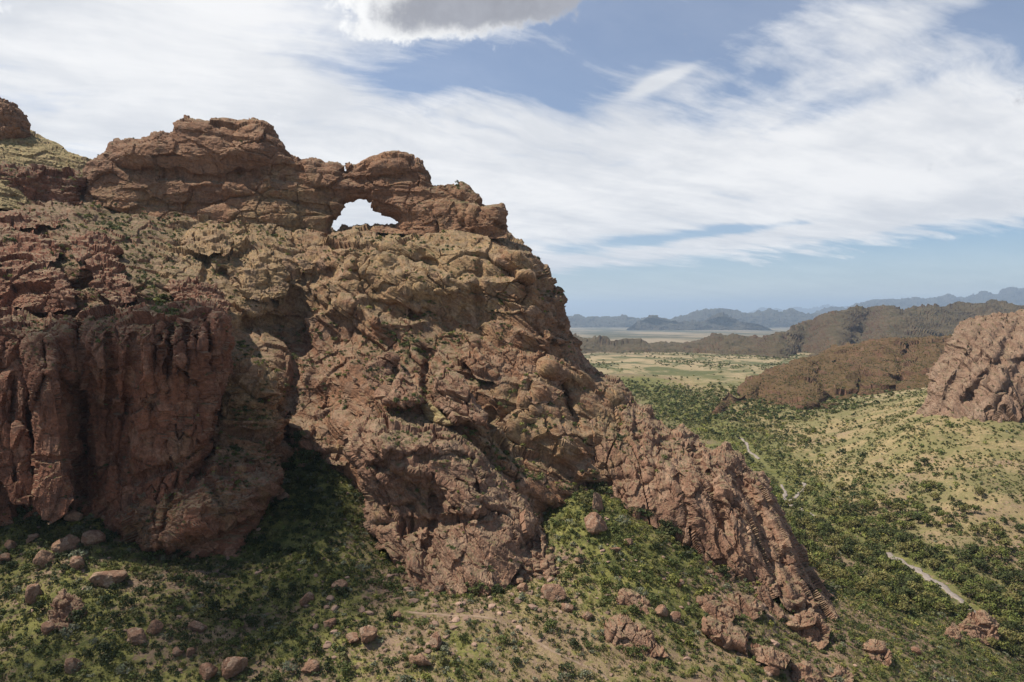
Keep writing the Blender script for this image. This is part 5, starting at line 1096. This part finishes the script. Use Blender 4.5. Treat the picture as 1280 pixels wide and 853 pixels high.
if HAZE:
    x0, x1, y0, y1, z0, z1 = -66000, 66000, -400, 66500, -1500, 700
    V = [(x, y, z) for z in (z0, z1) for y in (y0, y1) for x in (x0, x1)]
    Fh = [(0, 2, 3, 1), (4, 5, 7, 6), (0, 1, 5, 4), (2, 6, 7, 3), (0, 4, 6, 2), (1, 3, 7, 5)]
    hm = bpy.data.materials.new('haze_air'); hm.use_nodes = True; t = hm.node_tree; t.nodes.clear()
    pv = t.nodes.new('ShaderNodeVolumePrincipled'); pv.inputs['Color'].default_value = (.64, .81, 1, 1); pv.inputs['Density'].default_value = 4.0e-5
    pv.inputs['Anisotropy'].default_value = .2
    mo = t.nodes.new('ShaderNodeOutputMaterial'); t.links.new(pv.outputs[0], mo.inputs['Volume'])
    tag(np_mesh('haze', V, np.array(Fh), hm), kind='stuff')

# unseen cumulus added outside the picture to shade the red cliff and its gully
def shade_cloud(c, rx, ry, rz, seed):
    import bmesh
    r = np.random.default_rng(seed); Vs, Fs = [], []; off = 0
    b_ = bmesh.new(); bmesh.ops.create_icosphere(b_, subdivisions=4, radius=1)
    S = np.array([v.co[:] for v in b_.verts]); T = np.array([[v.index for v in f.verts] for f in b_.faces]); b_.free()
    for i in range(26):
        a, q_ = r.uniform(0, 6.28), r.uniform(0, 1)**.5; p = np.array([rx*q_*math.cos(a), ry*q_*math.sin(a), rz*r.uniform(-.2, .5)*(1.1-q_)]); k = r.uniform(.26, .44)*min(rx, ry)*(1.15-.5*q_)
        V = S*k*np.array([1, 1, .6]); V = V*(1+.28*fbm((V+p)/(.35*k)+seed, 4, seed))[:, None]
        Vs.append(V+p); Fs.append(T+off); off += len(S)
    V = np.concatenate(Vs)+np.array(c); return np_mesh('shade_cloud', V, np.concatenate(Fs), M_SHADE_CLOUD, smooth=True)
g = G('shade_cloud_vapour'); bs = g.node('ShaderNodeBsdfDiffuse', {0: (.9, .9, .92)}); tl = g.node('ShaderNodeBsdfTranslucent', {0: (.9, .9, .92)}); tp = g.node('ShaderNodeBsdfTransparent')
m1 = g.node('ShaderNodeMixShader', {0: .5, 1: bs.outputs[0], 2: tl.outputs[0]}); m2 = g.node('ShaderNodeMixShader', {0: .58, 1: m1.outputs[0], 2: tp.outputs[0]})
o = g.node('ShaderNodeOutputMaterial'); g.t.links.new(m2.outputs[0], o.inputs[0]); M_SHADE_CLOUD = g.mat
CH = 1500.0; tq = CH/sd[2]
tag(shade_cloud((-140+sd[0]*tq, 160+sd[1]*tq, CH), 74, 44, 30, 4), kind='stuff')

W = bpy.data.worlds.new('World'); SC.world = W; W.use_nodes = True
g = G(tree=W.node_tree)
sky = g.node('ShaderNodeTexSky', sky_type='NISHITA', sun_disc=False, sun_elevation=SUN_EL, sun_rotation=SUN_AZ, altitude=900, air_density=1.0, dust_density=1.2, ozone_density=1.6).outputs[0]
D = g.node('ShaderNodeTexCoord').outputs['Generated']
x, y, z = (g.node('ShaderNodeSeparateXYZ', {0: D}).outputs[i] for i in range(3))
az = g.m('ARCTAN2', x, y); el = g.m('ARCSINE', z)
zz = g.m('ADD', g.m('MAXIMUM', z, 0.0), .13)
qx, qy = g.m('DIVIDE', x, zz), g.m('DIVIDE', y, zz)
q = g.node('ShaderNodeCombineXYZ', {0: qx, 1: qy, 2: 0.0}).outputs[0]
def pa(px): return math.atan2(px-CX, FPX)
def pe(py): return math.atan2(388-py, FPX)*.97
def gauss(px, py, rx, ry, k, tilt=0.0):
    a0, e0 = pa(px), pe(py); u = g.m('SUBTRACT', az, a0); v = g.m('SUBTRACT', el, e0)
    ct, s_ = math.cos(tilt), math.sin(tilt)
    uu = g.m('ADD', g.m('MULTIPLY', u, ct/(rx/FPX)), g.m('MULTIPLY', v, s_/(rx/FPX)))
    vv = g.m('ADD', g.m('MULTIPLY', v, ct/(ry/FPX)), g.m('MULTIPLY', u, -s_/(ry/FPX)))
    r2 = g.m('ADD', g.m('MULTIPLY', uu, uu), g.m('MULTIPLY', vv, vv))
    return g.m('MULTIPLY', g.m('EXPONENT', g.m('MULTIPLY', r2, -1.0)), k)
def acc(l):
    s = l[0]
    for e in l[1:]: s = g.m('ADD', s, e)
    return s
wv = g.noise(q, .35, 4, .6, 0, True); wv = g.scale(g.vm('SUBTRACT', wv, (.5, .5, .5)), (.9, .9, 0))
qw = g.vm('ADD', q, wv)
# streaks lie along a slanting direction
fr2 = [(math.cos(.5), math.sin(.5), 0), (-math.sin(.5), math.cos(.5), 0), (0, 0, 1)]
qs = g.rot(qw, fr2)
cir = g.noise(g.scale(qs, (.5, 1.7, 1)), 1.0, 8, .66, .2)
cir2 = g.noise(g.scale(qs, (1.3, 4.2, 1)), 1.0, 7, .65, .15)
puff = g.noise(qw, 1.5, 8, .62)
cov = g.m('ADD', g.m('MULTIPLY', cir, .70), g.m('ADD', g.m('MULTIPLY', cir2, .20), g.m('MULTIPLY', puff, .42)))
bias = acc([gauss(200, 60, 260, 90, .16), gauss(1150, 50, 170, 40, .16, .3), gauss(850, 110, 90, 25, .16, .25), gauss(1200, 150, 160, 60, .10), gauss(120, 150, 420, 160, .30), gauss(600, 230, 330, 90, .30), gauss(1000, 240, 380, 60, .25, .12), gauss(820, 160, 140, 50, .20, .2), gauss(1180, 60, 150, 40, .17, .35), gauss(1230, 200, 160, 60, .18),
    gauss(840, 315, 210, 13, .22, .10), gauss(1180, 275, 200, 22, .25, .06),
    gauss(600, 85, 130, 22, -.30, .15), gauss(1000, 110, 190, 30, -.27, .12), gauss(760, 40, 130, 50, -.12), gauss(1050, 150, 90, 14, -.20, .2), gauss(380, 60, 150, 40, -.16), gauss(860, 295, 130, 7, -.34, .09), gauss(1000, 285, 60, 5, -.25, .05), gauss(810, 108, 30, 8, .3, .4), gauss(840, 97, 30, 6, .2, .3), gauss(700, 100, 60, 25, -.1)])
cov = g.m('ADD', g.m('MULTIPLY', g.m('SUBTRACT', cov, .65), 1.8), .65)
# the deck ends above the horizon, its edge rising to the left
edge = g.m('SUBTRACT', el, g.m('ADD', pe(356), g.m('MULTIPLY', az, .088)))
edge = g.m('ADD', edge, g.m('MULTIPLY', g.m('SUBTRACT', cir2, .5), .11))
clear = g.ramp(edge, -.012, .022)
left = g.ramp(az, -.15, .06)                       # the overcast side keeps its haze to the horizon
clear = g.m('MAXIMUM', clear, g.m('SUBTRACT', 1.0, left))
cl = g.m('MULTIPLY', g.ramp(g.m('ADD', cov, bias), .50, .98), clear)
cl = g.m('MULTIPLY', cl, g.m('SUBTRACT', 1.0, g.m('MULTIPLY', g.ramp(el, .50, .85), .75)))
veil = g.m('MULTIPLY', g.m('MULTIPLY', clear, .22), g.m('SUBTRACT', 1.0, g.ramp(el, .5, .85)))
cl = g.m('MAXIMUM', g.m('MAXIMUM', cl, veil), g.m('MULTIPLY', g.ramp(el, .13, .0), .42))
shade = g.ramp(g.m('ADD', g.m('MULTIPLY', g.noise(qs, .8, 6, .65), .8), g.m('MULTIPLY', cir2, .5)), .48, .80)
WH = CLOUD
wcol = g.mix(shade, tuple(WH*k for k in (.76, .785, .835)), tuple(WH*k for k in (1.02, 1.02, 1.03)))
skyg = g.node('ShaderNodeMix', None, data_type='RGBA', blend_type='MULTIPLY'); g.put(skyg.inputs[0], 1.0); g.put(skyg.inputs[6], sky); g.put(skyg.inputs[7], SKYTINT)
c = g.mix(cl, skyg.outputs[2], wcol)
# thin cloud puffs at the foot of the deck
# the heavy cumulus at the top
cu = acc([gauss(560, 5, 95, 30, 1.0), gauss(500, 30, 50, 22, .75), gauss(640, 2, 70, 16, .7), gauss(455, 48, 22, 10, .35), gauss(560, -60, 190, 60, .9)])
pn = g.noise(g.node('ShaderNodeCombineXYZ', {0: az, 1: el, 2: 0.0}).outputs[0], 13.0, 10, .66)
cm = g.m('ADD', cu, g.m('MULTIPLY', g.m('SUBTRACT', pn, .5), 2.6))
cf = g.ramp(cm, .36, .74)
core = g.ramp(g.m('ADD', cm, g.m('MULTIPLY', g.m('SUBTRACT', az, pa(560)), 3.2)), .50, 1.3)
ccol = g.mix(core, tuple(WH*k for k in (1.06, 1.06, 1.06)), tuple(WH*k for k in (.42, .43, .48)))
ccol = g.mix(1.0, ccol, g.mix(g.ramp(pn, .3, .7), (.88, .88, .88), (1.1, 1.1, 1.1)), 'MULTIPLY')
c = g.mix(cf, c, ccol)
bg = g.node('ShaderNodeBackground', {0: c, 1: SKYK}); wo = g.node('ShaderNodeOutputWorld'); g.t.links.new(bg.outputs[0], wo.inputs[0])

sl = bpy.data.lights.new('sun', 'SUN'); sl.energy = SUNK; sl.angle = math.radians(.6); sl.color = (1, .955, .88)
so = bpy.data.objects.new('sun', sl); COL.objects.link(so)
from mathutils import Vector
so.rotation_euler = Vector(sd).to_track_quat('Z', 'Y').to_euler()
cam = bpy.data.cameras.new('camera'); cam.sensor_width = 36; cam.lens = FPX/1280*36; cam.clip_start = 1; cam.clip_end = 200000
co = bpy.data.objects.new('camera', cam); COL.objects.link(co); co.rotation_euler = (math.pi/2+PITCH, 0, 0)
SC.camera = co
SC.view_settings.view_transform = 'Standard'; SC.view_settings.look = 'None'; SC.view_settings.gamma = 1; SC.view_settings.use_curve_mapping = False
SC.view_settings.exposure = EXPO
SC.cycles.max_bounces = 8; SC.cycles.transparent_max_bounces = 24; SC.cycles.diffuse_bounces = 3; SC.cycles.glossy_bounces = 2; SC.cycles.transmission_bounces = 3; SC.cycles.volume_bounces = 0
SC.cycles.use_denoising = True
